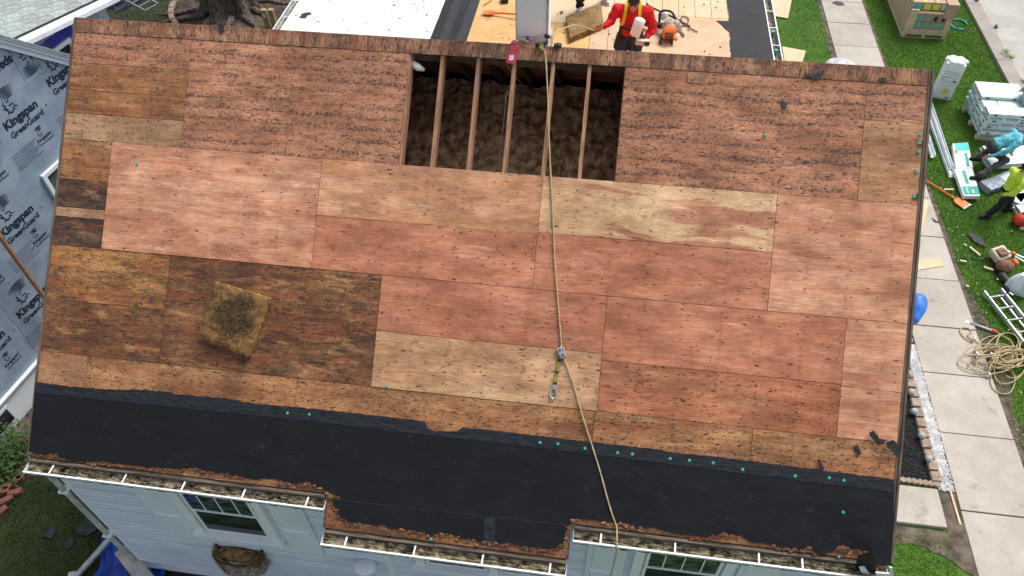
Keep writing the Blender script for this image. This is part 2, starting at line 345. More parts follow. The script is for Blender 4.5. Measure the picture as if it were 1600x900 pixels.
MT['dirty_metal'] = simple('stained_aluminium', (.30, .31, .31, 1), (.5, .52, .53, 1), 7, .55, .1)
MT['siding'] = simple('pale_vinyl_siding', (.55, .62, .74, 1), (.63, .69, .80, 1), 2.5, .55, .05, vary=.12)
MT['trim'] = simple('white_trim', (.70, .73, .78, 1), (.77, .79, .83, 1), 3, .5, .04)
MT['shutter'] = simple('pale_shutter', (.62, .69, .79, 1), (.68, .74, .82, 1), 3, .5, .04)
MT['cap'] = simple('mint_plastic', (.04, .40, .26, 1), (.08, .50, .34, 1), 20, .4, 0)
MT['litter'] = simple('gutter_litter', (.004, .0035, .003, 1), (.36, .30, .19, 1), 13, .9, 1.0, (.8, 1.3, 1), 9, bd=.03)
MT['insul'] = simple('loose_attic_insulation', (.20, .105, .05, 1), (.86, .58, .34, 1), 11, .95, 1.0, (1, .55, 1), 10, bd=.03)
MT['tuft'] = simple('orange_brown_tuft', (.42, .22, .08, 1), (.85, .52, .24, 1), 6, .95, 0)
MT['insul2'] = simple('orange_attic_insulation', (.42, .21, .08, 1), (.85, .5, .22, 1), 6, .95, .6, (1, .6, 1), 9, bd=.03)
MT['dark_wood'] = simple('dark_attic_wood', (.05, .033, .022, 1), (.14, .09, .06, 1), 4, .9, .3, (1, 8, 1))
def glassy(name, c1, c2, sc):
    t = NT(name, .06); n = t.noise(t.vmul(t.obj, (1, 1, 2.2)), sc, 4); t.b.inputs['Specular IOR Level'].default_value = .2
    return t.done(t.mix(t.ss(n, .4, .6), c1, c2))
MT['glass'] = glassy('dark_window_glass', (.012, .014, .018, 1), (.035, .04, .05, 1), 3)
MT['glass_blue_reflection'] = glassy('blue_reflection_window_glass', (.015, .018, .026, 1), (.07, .09, .125, 1), 5)  # blue-grey reflection painted into the pane colour as noise
MT['glass_green_reflection'] = glassy('green_reflection_window_glass', (.02, .04, .025, 1), (.08, .12, .085, 1), 6)  # green reflection painted into the pane colour likewise
MT['white_roof'] = simple('white_roof_membrane', (.56, .60, .63, 1), (.68, .70, .71, 1), 1.6, .5, .06, detail=8)
MT['white_board'] = simple('white_cladding_board', (.74, .78, .81, 1), (.80, .83, .85, 1), 3, .5, .05)
# ------------------------------------------------------------------ ground
def grass_mat():
    t = NT('lawn_grass', .9); a = t.noise(t.obj, .9, 5, .6); b = t.noise(t.obj, 9, 6, .7); f = t.noise(t.obj, 45, 4, .8)
    c = t.mix(t.ss(a, .35, .65), (.045, .115, .011, 1), (.08, .165, .017, 1)); c = t.mix(t.math('MULTIPLY', t.ss(b, .45, .7), .55), c, (.02, .055, .009, 1))
    c = t.mix(t.math('MULTIPLY', t.ss(f, .5, .75), .5), c, (.10, .2, .035, 1)); t.bump(t.math('ADD', b, f), .8, .03); return t.done(c)
MT['grass'] = grass_mat()
MT['concrete'] = None
def concrete(name, c1, c2, vary=.05):
    t = NT(name, .9); a = t.noise(t.obj, 1.1, 7, .65); f = t.noise(t.obj, 38, 5, .75); c = t.mix(t.ss(a, .35, .68), c1, c2)
    c = t.mix(1., c, t.mix(t.ss(f, .3, .7), (.86, .86, .85, 1), (1.07, 1.07, 1.07, 1)), 'MULTIPLY')
    st = t.noise(t.obj, 2.7, 6, .7); c = t.mix(t.math('MULTIPLY', t.ss(st, .56, .72), .42), c, (.16, .14, .12, 1))
    c = t.mix(1., c, t.mix(t.rand(), (1-vary,)*3+(1,), (1.02,)*3+(1,)), 'MULTIPLY'); t.bump(f, .25, .004); return t.done(c)
MT['concrete'] = concrete('sidewalk_concrete', (.36, .325, .28, 1), (.44, .40, .35, 1))
MT['curb'] = concrete('curb_concrete', (.30, .265, .24, 1), (.38, .345, .31, 1))
MT['road'] = concrete('road_concrete', (.36, .345, .32, 1), (.44, .42, .395, 1), .02)
MT['soil'] = simple('bare_soil', (.05, .04, .03, 1), (.15, .12, .09, 1), 5, .95, .8, detail=8, bd=.02)
MT['mulch'] = simple('black_mulch', (.006, .006, .007, 1), (.03, .028, .03, 1), 30, .9, 1., detail=6, bd=.02)
MT['stone'] = simple('white_marble_chip', (.5, .5, .5, 1), (.8, .8, .79, 1), 9, .7, .1, vary=.35)
MT['paver'] = simple('tan_paver', (.22, .16, .12, 1), (.36, .28, .21, 1), 12, .9, .3, vary=.15)
MT['pebble'] = simple('grey_round_stone', (.22, .23, .24, 1), (.45, .46, .47, 1), 9, .8, .2)
g = MB(); g.quad((-300, -300, 0), (300, -300, 0), (300, 400, 0), (-300, 400, 0)); struct('ground', g, MT['grass'])
g = MB(); g.box((12.1, -40, -.1), (13.4, 60, .004)); struct('sidewalk_bed', g, MT['soil'])
walk = thing('sidewalk', 'long pale concrete public walk of square slabs crossing the lawn', 'pavement'); walk['kind'] = 'structure'; del walk['category']; del walk['label']
ys = [2.47, 1.38, .14, -1.26]; y = 2.47
while y < 30: y += 1.235; ys.append(y)
y = -1.26
while y > -9: y -= 1.26; ys.append(y)
ys.sort()
rr = random.Random(3)
for a, b in zip(ys[:-1], ys[1:]):
    m = MB(); dz = rr.uniform(-.004, .006); m.box((12.165, a+.009, -.06), (13.34, b-.009, .03+dz)); part('slab', m, MT['concrete'], walk, bevel=.006)
g = MB(); g.quad((16.68, -60, .006), (24, -60, .006), (24, 90, .006), (16.68, 90, .006)); struct('road', g, MT['road'])
kerb = thing('kerb', '', ''); kerb['kind'] = 'structure'; [kerb.pop(k) for k in ('label', 'category') if k in kerb]
y = -12
while y < 30:
    m = MB(); m.box((16.28, y+.006, -.08), (16.66, y+3.0-.006, .09)); part('kerb_stone', m, MT['curb'], kerb, bevel=.01); y += 3.0
m = MB(); m.box((16.66, -12, -.05), (16.70, 30, .012)); struct('gutter_seam', m, MT['soil'])
# bare soil edges and the garden bed in front of the gable
def sheet(pts, z, name, mat, step=.12, amp=.04, seed=1):
    p = rag(list(pts)+[pts[0]], step, amp, seed)[:-1]; m = MB(); m.prism(p, -.02, z); return struct(name, m, mat)
P2 = lambda *l: [tuple(G(*q)[:2]) for q in l]
sheet([(13.33, -6), (13.33, 16), (13.43, 16), (13.44, 4), (13.75, 1.9), (13.55, .9), (13.5, -6)], .010, 'soil_edge', MT['soil'])
sheet([(10.9, -1.95), (11.5, -1.9), (12.16, -2.35), (12.16, -.7), (11.88, -.8), (11.86, -1.63), (11.1, -1.64)], .012, 'soil_patch', MT['soil'], seed=4)
sheet([(12.02, 11.4), (12.16, 11.4), (12.16, 20), (12.06, 20)], .010, 'soil_verge', MT['soil'], seed=5)
m = MB(); m.box((9.8, -.80, -.02), (11.9, 2.1, .03)); struct('mulch_bed', m, MT['mulch'])
rr = random.Random(5); m = MB()
for i in range(5200):
    x, y = rr.uniform(10.9, 11.86), rr.uniform(-.78, 1.9); a = rr.uniform(0, 6.3); l = rr.uniform(.012, .035)
    m.obox((x, y, .03+rr.uniform(0, .015)), (l, .012, .006), Matrix.Rotation(a, 4, 'Z') @ Matrix.Rotation(rr.uniform(-.5, .5), 4, 'Y'))
part('mulch_chips', m, MT['mulch'], kind='stuff')
m = MB(); m.box((11.9, -.95, -.02), (12.155, 2.0, .02)); struct('stone_bed', m, MT['soil'])
m = MB(); rr = random.Random(6)
for i in range(9000):
    y = rr.uniform(-.95, 1.98); x = rr.gauss(12.03, .06) if rr.random() < .8 else rr.uniform(11.91, 12.15)
    if not 11.9 < x < 12.16 or (y < -.6 and rr.random() < .5): continue
    s = rr.uniform(.007, .019); c = Vector((x, y, .022+rr.uniform(0, .014)))
    vs = [c+Vector((sx*s*rr.uniform(.7, 1.3), sy*s*rr.uniform(.7, 1.3), sz*s*.7)) for sx, sy, sz in ((1, 0, 0), (0, 1, 0), (-1, 0, 0), (0, -1, 0), (0, 0, 1), (0, 0, -1))]
    m.add(vs, [(0, 1, 4), (1, 2, 4), (2, 3, 4), (3, 0, 4), (1, 0, 5), (2, 1, 5), (3, 2, 5), (0, 3, 5)])
part('white_gravel', m, MT['stone'], kind='stuff')
edg = thing('bed_edging', 'row of tan pavers edging the black mulch bed next to white gravel', 'edging', (11.9, .5, 0))
y = 1.55; i = 0
while y > -.72:
    m = MB(); m.obox((11.88+rr.uniform(-.01, .01), y-.095, .05), (.15, .17, .1), rr.uniform(-.1, .1)); part('paver', m, MT['paver'], edg, bevel=.012); y -= .2; i += 1
row = thing('scalloped_edging', 'short row of scalloped pavers closing the near end of the mulch bed', 'edging', (11.5, -.84, 0))
x = 10.95
while x < 11.95:
    m = MB(); m.cyl((x, -.84-(x-10.9)*.03, .0), (x, -.84-(x-10.9)*.03, .07), .05, n=10); part('paver', m, MT['paver'], row, bevel=.006); x += .085
for k, (px, py) in enumerate([(1419, 584), (1424, 613), (1428, 643), (1440, 681), (1451, 717)]):
    c = G(px, py, .12); m = MB(); m.ell((c.x, c.y, .13), (.06, .055, .05))
    single('round_stone', m, MT['pebble'], ['grey round stone on the pavers nearest the walkway end of the mulch bed', 'second grey round stone counted from the far end of the paver row', 'middle grey round stone on the paver edging', 'fourth grey round stone from the far end of the paver row', 'grey round stone on the pavers nearest the square concrete pad'][k], 'stone', c, group='round stones set on the paver edging', smooth=True)
m = MB(); m.box((10.2, -1.6, -.05), (11.87, -.96, .07)); single('concrete_pad', m, MT['concrete'], 'square concrete pad on the lawn by the end of the mulch bed', 'slab', (11, -1.3, 0), bevel=.01)
m = MB(); m.prism([(10.5, 2.05), (12.14, 2.05), (12.14, 2.44), (10.5, 2.44)], -.05, .03); single('walkway_slab', m, MT['concrete'], 'narrow concrete walkway slab joining the sidewalk beside the white gravel', 'slab', (11.3, 2.2, 0), bevel=.006)
m = MB(); m.bar((12.08, -.95, .03), (12.1, -1.5, .02), .03, .015); single('wood_stake', m, MT['osb_pale'], 'pale flat stake lying in the dirt beside the sidewalk', 'stake', (12.1, -1.2, 0))
# grass blades
def blades(name, region, n, seed, h=(.02, .05), excl=lambda x, y: False, mat=None):
    r = np.random.default_rng(seed); x0, y0, x1, y1 = region; X = r.uniform(x0, x1, n); Y = r.uniform(y0, y1, n)
    keep = np.array([not excl(a, b) for a, b in zip(X, Y)]); X = X[keep]; Y = Y[keep]; n = len(X)
    A = r.uniform(0, 2*np.pi, n); H = r.uniform(h[0], h[1], n); W = r.uniform(.004, .009, n); L = r.uniform(-.03, .03, (n, 2))
    v = np.zeros((n, 3, 3)); v[:, 0, 0] = X-W*np.cos(A); v[:, 0, 1] = Y-W*np.sin(A); v[:, 1, 0] = X+W*np.cos(A); v[:, 1, 1] = Y+W*np.sin(A)
    v[:, 2, 0] = X+L[:, 0]; v[:, 2, 1] = Y+L[:, 1]; v[:, 2, 2] = H
    me = bpy.data.meshes.new(name); me.vertices.add(3*n); me.vertices.foreach_set('co', v.ravel()); me.loops.add(3*n); me.loops.foreach_set('vertex_index', np.arange(3*n))
    me.polygons.add(n); me.polygons.foreach_set('loop_start', np.arange(0, 3*n, 3)); me.update(calc_edges=True); me.validate(); me.materials.append(mat or MT['blade'])
    link(name, me, Matrix.Identity(4), None, kind='stuff')
t = NT('grass_blade', .7); bn = t.noise(t.obj, 1.3, 5, .65); bf = t.noise(t.obj, 22, 2)
c = t.mix(t.ss(bn, .35, .65), (.075, .19, .014, 1), (.155, .29, .03, 1)); c = t.mix(t.math('MULTIPLY', t.ss(bf, .4, .65), .6), c, (.17, .31, .05, 1)); MT['blade'] = t.done(c)
blades('lawn', (13.42, -1, 16.27, 16.5), 150000, 1)
blades('lawn', (9.5, 3, 12.1, 18), 40000, 2, excl=lambda x, y: x < 9.4)
blades('lawn', (13.45, -9, 16.27, -1), 40000, 12)
blades('lawn', (9.6, -7.5, 12.1, -1.75), 38000, 3, excl=lambda x, y: x > 11.9 and y > -2.6)
t = NT('shade_darkened_grass_blade', .8); bn = t.noise(t.obj, 1.7, 5, .65)
MT['blade2'] = t.done(t.mix(t.ss(bn, .35, .65), (.032, .06, .014, 1), (.06, .11, .02, 1)))  # darker copy of the lawn blades, shade put into their colour
m = MB(); m.quad((-30, -30, .006), (-.1, -30, .006), (-.1, 30, .006), (-30, 30, .006)); struct('side_yard', m, simple('shade_darkened_mossy_soil', (.02, .028, .01, 1), (.042, .05, .02, 1), 2.6, .95, .8, detail=9, bd=.03))  # mossy soil sheet, its colour darkened to carry the shade between the houses
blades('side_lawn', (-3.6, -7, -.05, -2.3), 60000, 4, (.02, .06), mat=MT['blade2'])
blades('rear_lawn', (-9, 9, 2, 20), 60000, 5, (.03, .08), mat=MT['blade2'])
# ------------------------------------------------------------------ the house being reroofed
L = 9.3627; V0, V1, V2, VR = 1.3994, 2.6194, 3.8394, .1708; VE, VM = 5.045, 5.42
UM0, UM1 = 3.51, 6.145
house = thing('house', 'pale sided house with a stripped plywood roof, black membrane along its eave and open rafters', 'house', (0, 0, 0))
def sheet_part(q, mat, name='plywood_sheet', th=.012, n0=-.012, gap=.0024, px=False, rise=0, **k):
    """q: four corners (u, v) TL, TR, BR, BL"""
    if px: q = [RF(*p) for p in q]
    cx = sum(p[0] for p in q)/4; cy = sum(p[1] for p in q)/4; s = lambda a, c: a + (gap if a < c else -gap)
    poly = [(s(u, cx), -s(v, cy)) for u, v in q]
    m = MB(); m.prism(poly, n0+rise, n0+th+rise); return part(name, m, MT[mat], house, F=FRP, **k)
A0, A1, B1 = .599, 3.069, 3.867; U0 = B1-2.44; O0, O1 = 3.93, 6.285
R = lambda u0, v0, u1, v1: [(u0, v0), (u1, v0), (u1, v1), (u0, v1)]
for a, b in ((0, 2.28), (2.28, 5.6), (5.6, 6.95), (6.95, L)): sheet_part(R(a, 0, b, VR), 'ridge', 'ridge_sheet', rise=.004)
UC = 1.414
sheet_part(R(0, VR, UC, .52), 'old'); sheet_part(R(0, .52, UC, .83), 'old_orange'); sheet_part(R(0, .83, UC, 1.10), 'old_orange'); sheet_part(R(0, 1.10, UC, V0), 'old_tan')
sheet_part(R(UC, VR, O0, V0), 'old'); sheet_part(R(O1, VR, 8.77, V0), 'old')
sheet_part(R(8.77, VR, L, .56), 'old'); sheet_part(R(8.77, .56, L, V0), 'patch', rise=.002)
sheet_part(R(0, V0, A0, 1.86), 'old_orange'); sheet_part(R(0, 1.86, A0, 2.18), 'black_wood'); sheet_part(R(0, 2.18, A0, 2.29), 'old_tan', rise=-.002)
sheet_part(R(0, 2.29, A0, V1), 'black_wood')
VH = V0+.61
sheet_part(R(A0, V0, A1, V1), 'new_pink', rise=.006)
sheet_part(R(A1, V0, A1+2.45, VH+.02), 'new_tan', rise=.005); sheet_part(R(A1, VH+.02, A1+2.45, V1), 'new_red', rise=.004)
sheet_part(R(A1+2.45, V0, A1+4.9, VH), 'new_stripe', rise=.006); sheet_part(R(A1+2.45, VH, A1+4.9, V1), 'new_red', rise=.004)
sheet_part(R(A1+4.9, V0, L, V1), 'new_pink', rise=.005)
sheet_part(R(0, V1, U0, 3.24), 'ochre'); sheet_part(R(0, 3.24, U0, V2), 'dark'); sheet_part(R(U0, V1, B1, V2), 'dark', rise=.001)
sheet_part(R(B1, V1, B1+2.45, 3.23), 'new_red', rise=.005); sheet_part(R(B1, 3.23, B1+2.45, V2), 'cream', rise=.006)
sheet_part(R(B1+2.45, V1, B1+4.9, 3.30), 'new_red', rise=.004); sheet_part(R(B1+2.45, 3.30, B1+4.9, V2), 'knot_red', rise=.002)
sheet_part(R(B1+4.9, V1, L, 3.32), 'new_pink', rise=.003); sheet_part(R(B1+4.9, 3.32, L, V2), 'new_pink', rise=.002)
for a, b, mt in ((0, .572, 'patch'), (.572, 3.035, 'low'), (3.035, 6.3, 'low'), (6.3, 7.93, 'low'), (7.93, L, 'low')): sheet_part(R(a, V2, b, 4.86), mt)
for a, b, c in ((0, UM0, VE), (UM0, UM1, VM), (UM1, L, VE)): sheet_part(R(a, 4.86, b, c), 'pulp', 'eave_sheet', th=.014, n0=-.012)
# rear slope
def rear(u0, v0, u1, v1):
    m = MB(); pts = []
    for n in (-.012, 0):
        for u, v in ((u0, v0), (u1, v0), (u1, v1), (u0, v1)): pts.append((u, v*CP+n*SP+.002, GZ-v*SP+n*CP))
    m.hexa([pts[i] for i in (0, 1, 2, 3, 4, 5, 6, 7)]); part('plywood_sheet', m, MT['rear'], house)
for a, b in ((0, 2.4), (2.405, 4.8), (4.805, 7.2), (7.205, L)):
    for c, d in ((0.0, 1.2), (1.205, 2.4), (2.405, 3.6), (3.605, 4.9)): rear(a, c, b, d)
# rafters, 16 inch spacing, measured in the opening
ur = [RF(x, y)[0] for x, y in ((683, 170), (739, 180), (795, 185), (856, 190), (913, 195))]
rl = [.03+.4064*i for i in range(9) if .03+.4064*i < 3.7] + [O0+.004] + ur + [O1+.016] + [O1+.42+.4064*i for i in range(7)]
for u in rl:
    op = O0-.05 < u < O1+.1
    m = MB(); m.box((u-.019, -4.98, -.16), (u+.019, -.05, -.013 if op else -.015)); part('rafter', m, MT['rafter'], house, F=FRP)
m = MB(); m.box((0.05, -.02, GZ-.26), (L-.05, .02, GZ-.03)); part('ridge_beam', m, MT['dark_wood'], house)
for i in range(23):
    m = MB(); x = .2+i*.4064; m.hexa([(x-.019, .03, GZ-.22), (x+.019, .03, GZ-.22), (x+.019, 3.6, GZ-.22-3.57*SP/CP), (x-.019, 3.6, GZ-.22-3.57*SP/CP), (x-.019, .03, GZ-.06), (x+.019, .03, GZ-.06), (x+.019, 3.6, GZ-.06-3.57*SP/CP), (x-.019, 3.6, GZ-.06-3.57*SP/CP)])
    part('rear_rafter', m, MT['dark_wood'], house)
# attic floor of loose insulation
AZ = 5.14
def lumpy(x0, y0, x1, y1, z, st, amp, f=3., seed=0):
    rows = []; nx = int((x1-x0)/st); ny = int((y1-y0)/st)
    for j in range(ny+1):
        rows.append([(x0+(x1-x0)*i/nx, y0+(y1-y0)*j/ny, z+amp*(mnoise.fractal(Vector(((x0+(x1-x0)*i/nx)*f, (y0+(y1-y0)*j/ny)*f*.7, seed)), 1, 2, 5))) for i in range(nx+1)])
    return rows
m = MB(); m.strip(lumpy(2.2, -1.5, 8.2, 1.75, AZ, .03, .06, 4.5)); part('attic_insulation', m, MT['insul'], house, smooth=True, kind='stuff')
m = MB(); m.strip(lumpy(3.6, -1.3, 6.6, -.45, AZ+.01, .025, .06, 5, 3)); part('attic_insulation', m, MT['insul2'], house, smooth=True, kind='stuff')
r2 = random.Random(44); m = MB()
for k in range(9000):
    x = r2.uniform(3.7, 6.5); y = r2.uniform(-1.25, 1.2) if r2.random() < .6 else r2.uniform(-1.25, -.4); z = AZ+.06*mnoise.fractal(Vector((x*4.5, y*4.5*.7, 0)), 1, 2, 5)+.012; c = mnoise.noise(Vector((x*3, y*3, 9)))
    if c < -.05: continue
    a = r2.uniform(0, 6.3); l = r2.uniform(.015, .07); w_ = r2.uniform(.002, .006); m.add([(x, y, z), (x+w_*math.cos(a+1.5), y+w_*math.sin(a+1.5), z), (x+l*math.cos(a), y+l*math.sin(a), z+r2.uniform(.0, .035))], [(0, 1, 2)])
part('insulation_tufts', m, MT['tuft'], house, kind='stuff')
for i in range(14):
    m = MB(); x = 2.6+i*.4064; m.box((x-.02, -1.5, AZ-.14), (x+.02, 1.7, AZ-.03)); part('attic_joist', m, MT['dark_wood'], house)
m = MB(); m.box((.2, -1.95, AZ-.25), (L-.2, 1.95, AZ-.17)); part('attic_floor', m, MT['dark_wood'], house)
# rake boards
for u0, u1, n0, n1 in ((L+.001, L+.03, -.17, .002), (L+.031, L+.055, -.09, .012), (-.03, -.001, -.17, .006)):
    m = MB(); m.box((u0, -VE, n0), (u1, 0, n1)); part('rake_board', m, MT['rake'], house, F=FRP, bevel=.003)
for s in (-.03, L+.001):
    m = MB(); pts = []
    for n in (-.17, .002):
        for u, v in ((s, 0), (s+.029, 0), (s+.029, 4.9), (s, 4.9)): pts.append((u, v*CP+n*SP+.003, GZ-v*SP+n*CP))
    m.hexa(pts); part('rake_board', m, MT['rake'], house)
# black membrane: torn outline measured on the roof plane
top = [(57, 597), (100, 603), (172, 609), (230, 609), (240, 611), (270, 613), (272, 616), (350, 622), (400, 631), (460, 636), (520, 642), (575, 648), (640, 655), (664, 659), (668, 668), (680, 674), (712, 675), (722, 668), (760, 671), (800, 676), (900, 688), (1000, 699), (1034, 703), (1040, 706), (1120, 714), (1200, 724), (1300, 737), (1397, 749)]
bot = [(1394, 884), (1364, 884), (1350, 873), (1358, 862), (1335, 857), (1312, 851), (1302, 860), (1285, 866), (1272, 860), (1265, 855), (1250, 859), (1225, 854), (1200, 850), (1175, 847), (1157, 836), (1130, 834), (1100, 839), (1065, 834), (1045, 830), (1020, 824), (995, 824), (975, 817), (950, 816), (925, 811), (896, 811), (887, 820), (884, 835), (878, 853), (866, 858), (825, 854), (800, 850), (757, 846), (725, 842), (707, 834), (687, 833), (675, 836), (650, 829), (632, 827), (610, 826), (600, 820), (575, 819), (545, 815), (530, 806), (524, 795), (518, 782), (530, 776), (515, 767), (500, 761), (480, 752), (462, 756), (425, 746), (400, 749), (350, 739), (305, 732), (250, 731), (200, 726), (162, 721), (120, 720), (100, 717), (80, 708), (60, 710), (46, 705)]
def clampu(l): return [(min(max(u, -.025), L+.05), v) for u, v in l]
T = clampu([RF(*p) for p in top]); Bm = clampu([RF(*p) for p in bot])
poly = [(u, -v) for u, v in rag(T, .05, .006, 1)] + [(u, -v) for u, v in rag(Bm, .04, .009, 2)]
m = MB(); m.prism(poly, .0085, .0115); part('roofing_membrane', m, MT['membrane'], house, F=FRP)
r2 = random.Random(71); m = MB(); Bs = rag(Bm, .03, .004, 8)
for (u, v) in Bs:
    if not .03 < u < L-.05: continue
    for q in range(int(4.5*max(0, mnoise.noise(Vector((u*2.3, v, 3)))+.35))):
        a = r2.uniform(0, 6.3); s = r2.uniform(.008, .032); h = r2.uniform(.004, .022); cu, cv = u+r2.gauss(0, .012), v+abs(r2.gauss(.012, .014)); P = [(cu+s*math.cos(a+t)*r2.uniform(.5, 1.4), -(cv+s*.6*math.sin(a+t)*r2.uniform(.5, 1.4))) for t in (0, 1.3, 2.7, 4.1, 5.2)]
        m.add([(x, y, .005+h*r2.random()) for x, y in P]+[(x, y, .001) for x, y in P], [(0, 4, 3, 2, 1)]+[(i, (i+1) % 5, (i+1) % 5+5, i+5) for i in range(5)])
part('torn_flakes', m, MT['pulp'], house, F=FRP, kind='stuff')
m = MB()
for k in range(130):
    u, v = r2.uniform(.05, L-.05), r2.uniform(4.3, 5.0) if r2.random() < .4 else r2.uniform(0.05, 4.9); s = r2.uniform(.002, .007); m.obox((u, -v, .011), (s*r2.uniform(1, 3), s, .004), r2.uniform(0, 3))
part('loose_chips', m, MT['weathered'], house, F=FRP, kind='stuff')
# lap strip along the top of the membrane
lo = [(u, v+.115) for u, v in [RF(*p) for p in ((57, 598), (400, 632), (800, 677), (1200, 726), (1397, 751))]]
poly = [(u, -v) for u, v in rag(clampu(T), .03, .008, 3)] + [(u, -v) for u, v in rag(clampu(lo[::-1]), .12, .003, 4)]
m = MB(); m.prism(poly, .012, .0145); part('lap_strip', m, MT['selvage'], house, F=FRP)
a, b = RF(512, 778), RF(886, 819)
m = MB(); m.prism([(a[0], -a[1]), (b[0], -b[1]), (b[0], -b[1]-.012), (a[0], -a[1]-.012)], .012, .0135); part('lap_seam', m, MT['selvage'], house, F=FRP)
q = [RF(*p) for p in ((757, 808), (774, 808), (773, 848), (756, 846))]
m = MB(); m.prism([(u, -v) for u, v in q], .012, .015); part('membrane_patch', m, MT['selvage'], house, F=FRP)
# plastic cap nails
caps = [(450, 645), (484, 647), (844, 691), (872, 693), (914, 700), (965, 707), (988, 709), (1047, 716), (1077, 719), (1114, 723), (1160, 733), (1242, 743), (1295, 746), (1318, 750), (1317, 800), (605, 603), (215, 256), (1437, 210), (1436, 224), (1435, 237), (1432, 268), (1428, 307), (1195, 211), (674, 842), (1310, 869)]
for k, (x, y) in enumerate(caps):
    u, v = RF(x, y); m = MB(); r = .017; m.cyl((u, -v, .009), (u, -v, .016), r, r*.9, n=12); m.cyl((u, -v, .016), (u, -v, .020), .006, n=8)
    part('cap_nail', m, MT['cap'], house, F=FRP)
# fascia, gutters
def frontz(v): return (-v*CP, GZ-v*SP)
def eave(u0, u1, v, nx):
    y, z = frontz(v)
    m = MB(); m.box((u0, y-.042, z-.17), (u1, y-.004, z-.016)); part('fascia_board', m, MT['weathered'], house, bevel=.004)
    m = MB(); m.box((u0, y-.004, z-.05), (u1, y+.05, z-.02)); part('eave_strip', m, MT['weathered'], house)
    m = MB(); yb, yf = y-.044, y-.165; zt = z-.055
    prof = [(yb, zt-.03), (yb, zt-.1), (yf+.03, zt-.1), (yf, zt-.03), (yf, zt), (yf+.014, zt), (yf+.014, zt-.006)]
    rows = []
    for x in (u0-.01, u1+.01): rows.append([(x, a, b) for a, b in prof])
    m.strip(rows); g = part('gutter', m, MT['white_metal'], house); so = g.modifiers.new('thick', 'SOLIDIFY'); so.thickness = .0025
    m = MB(); m.box((u0-.012, yf-.004, zt-.002), (u1+.012, yf+.012, zt+.006)); part('gutter_lip', m, MT['white_metal'], g)
    for x in (u0-.011, u1+.009):
        m = MB(); m.hexa([(x, yf+.003, zt-.03), (x+.003, yf+.003, zt-.03), (x+.003, yb, zt-.1), (x, yb, zt-.1), (x, yf+.003, zt), (x+.003, yf+.003, zt), (x+.003, yb, zt+.004), (x, yb, zt+.004)]); part('gutter_end', m, MT['white_metal'], g)
    rows = []; n = int((u1-u0)/.012)
    for i in range(n+1):
        x = u0+(u1-u0)*i/n; rows.append([(x, yb-.001-(.118*j/10), zt-.012-.05*(j/10)**.7+.032*mnoise.fractal(Vector((x*9, j*.9, v)), 1, 2, 5)) for j in range(11)])
    m = MB(); m.strip(rows); part('leaf_litter', m, MT['litter'], g, kind='stuff')
    for x, py in nx:
        xx = G(x, py, zt).x; m = MB(); m.bar((xx, yb, zt+.012), (xx-.004, yf+.006, zt+.008), .018, .006); part('gutter_strap', m, MT['white_metal'], g)
    return yf, zt
eave(0.0, UM0-.03, VE, ((80, 736), (194, 750), (287, 760), (382, 770), (481, 782)))
eave(UM0, UM1, VM, ((542, 842), (649, 856), (755, 869), (860, 884)))
eave(UM1+.06, L, VE, ((939, 842), (1055, 857), (1186, 875), (1254, 884)))
for u in (UM0, UM1):
    m = MB(); s = -1 if u == UM0 else 1; m.box((min(u, u+s*.022), -VM, -.15), (max(u, u+s*.022), -VE+.01, -.002)); part('return_board', m, MT['weathered'], house, F=FRP)
m = MB(); y, z = frontz(VM); y2, z2 = frontz(VE)
m.hexa([(UM0+.01, y+.02, z-.17), (UM1-.01, y+.02, z-.17), (UM1-.01, -3.7, z-.17), (UM0+.01, -3.7, z-.17), (UM0+.01, y+.02, z-.16), (UM1-.01, y+.02, z-.16), (UM1-.01, -3.7, z-.16), (UM0+.01, -3.7, z-.16)]); part('soffit', m, MT['white_metal'], house)
# walls
YW = -3.75
m = MB(); m.box((.03, YW+.02, 0), (L-.03, YW+.14, 3.45)); m.box((.03, 3.45, 0), (L-.03, 3.57, 3.6)); part('wall', m, MT['trim'], house)
for x in (.03, L-.13):
    m = MB(); p = [(YW+.1, 0), (3.5, 0), (3.5, GZ-.3-3.5*SP/CP), (0, GZ-.3), (YW+.1, GZ-.3-3.65*SP/CP)]
    k = MB(); k.prism(p, 0, .1); m.add([(x+c, a, b) for a, b, c in k.v], k.f); part('gable_wall', m, MT['siding'], house)
z = .12; i = 0
while z < 3.4:
    m = MB(); xs = (.06, L-.06); pr = [(YW-.036, z), (YW-.033, z+.072), (YW-.006, z+.098), (YW-.002, z+.106), (YW+.02, z+.106), (YW+.02, z)]
    m.add([(x, a, b) for x in xs for a, b in pr], [(i, i+6, (i+1) % 6+6, (i+1) % 6) for i in range(6)]+[(0, 1, 2, 3, 4, 5), (11, 10, 9, 8, 7, 6)])
    part('siding_board', m, MT['siding'], house); z += .11
m = MB(); m.box((.02, YW-.012, 0), (L-.02, YW+.02, .118)); part('foundation', m, MT['curb'], house)
for x in (-.01, L-.05):
    m = MB(); m.box((x, YW-.03, .05), (x+.07, YW+.05, 3.5)); part('corner_board', m, MT['trim'], house, bevel=.003)
m = MB(); m.tube([(-.06, YW-.06, 3.45), (-.06, YW-.06, .16)], .042, 4); m.tube([(-.06, YW-.06, .2), (-.06, YW-.07, .1), (-.02, YW-.2, .05)], .05, 8)
part('downspout', m, MT['dirty_metal'], house, bevel=.006)
for zz in (2.6, 1.3, .3):
    m = MB(); m.box((-.115, YW-.11, zz), (-.005, YW-.0, zz+.03)); part('pipe_strap', m, MT['trim'], house)
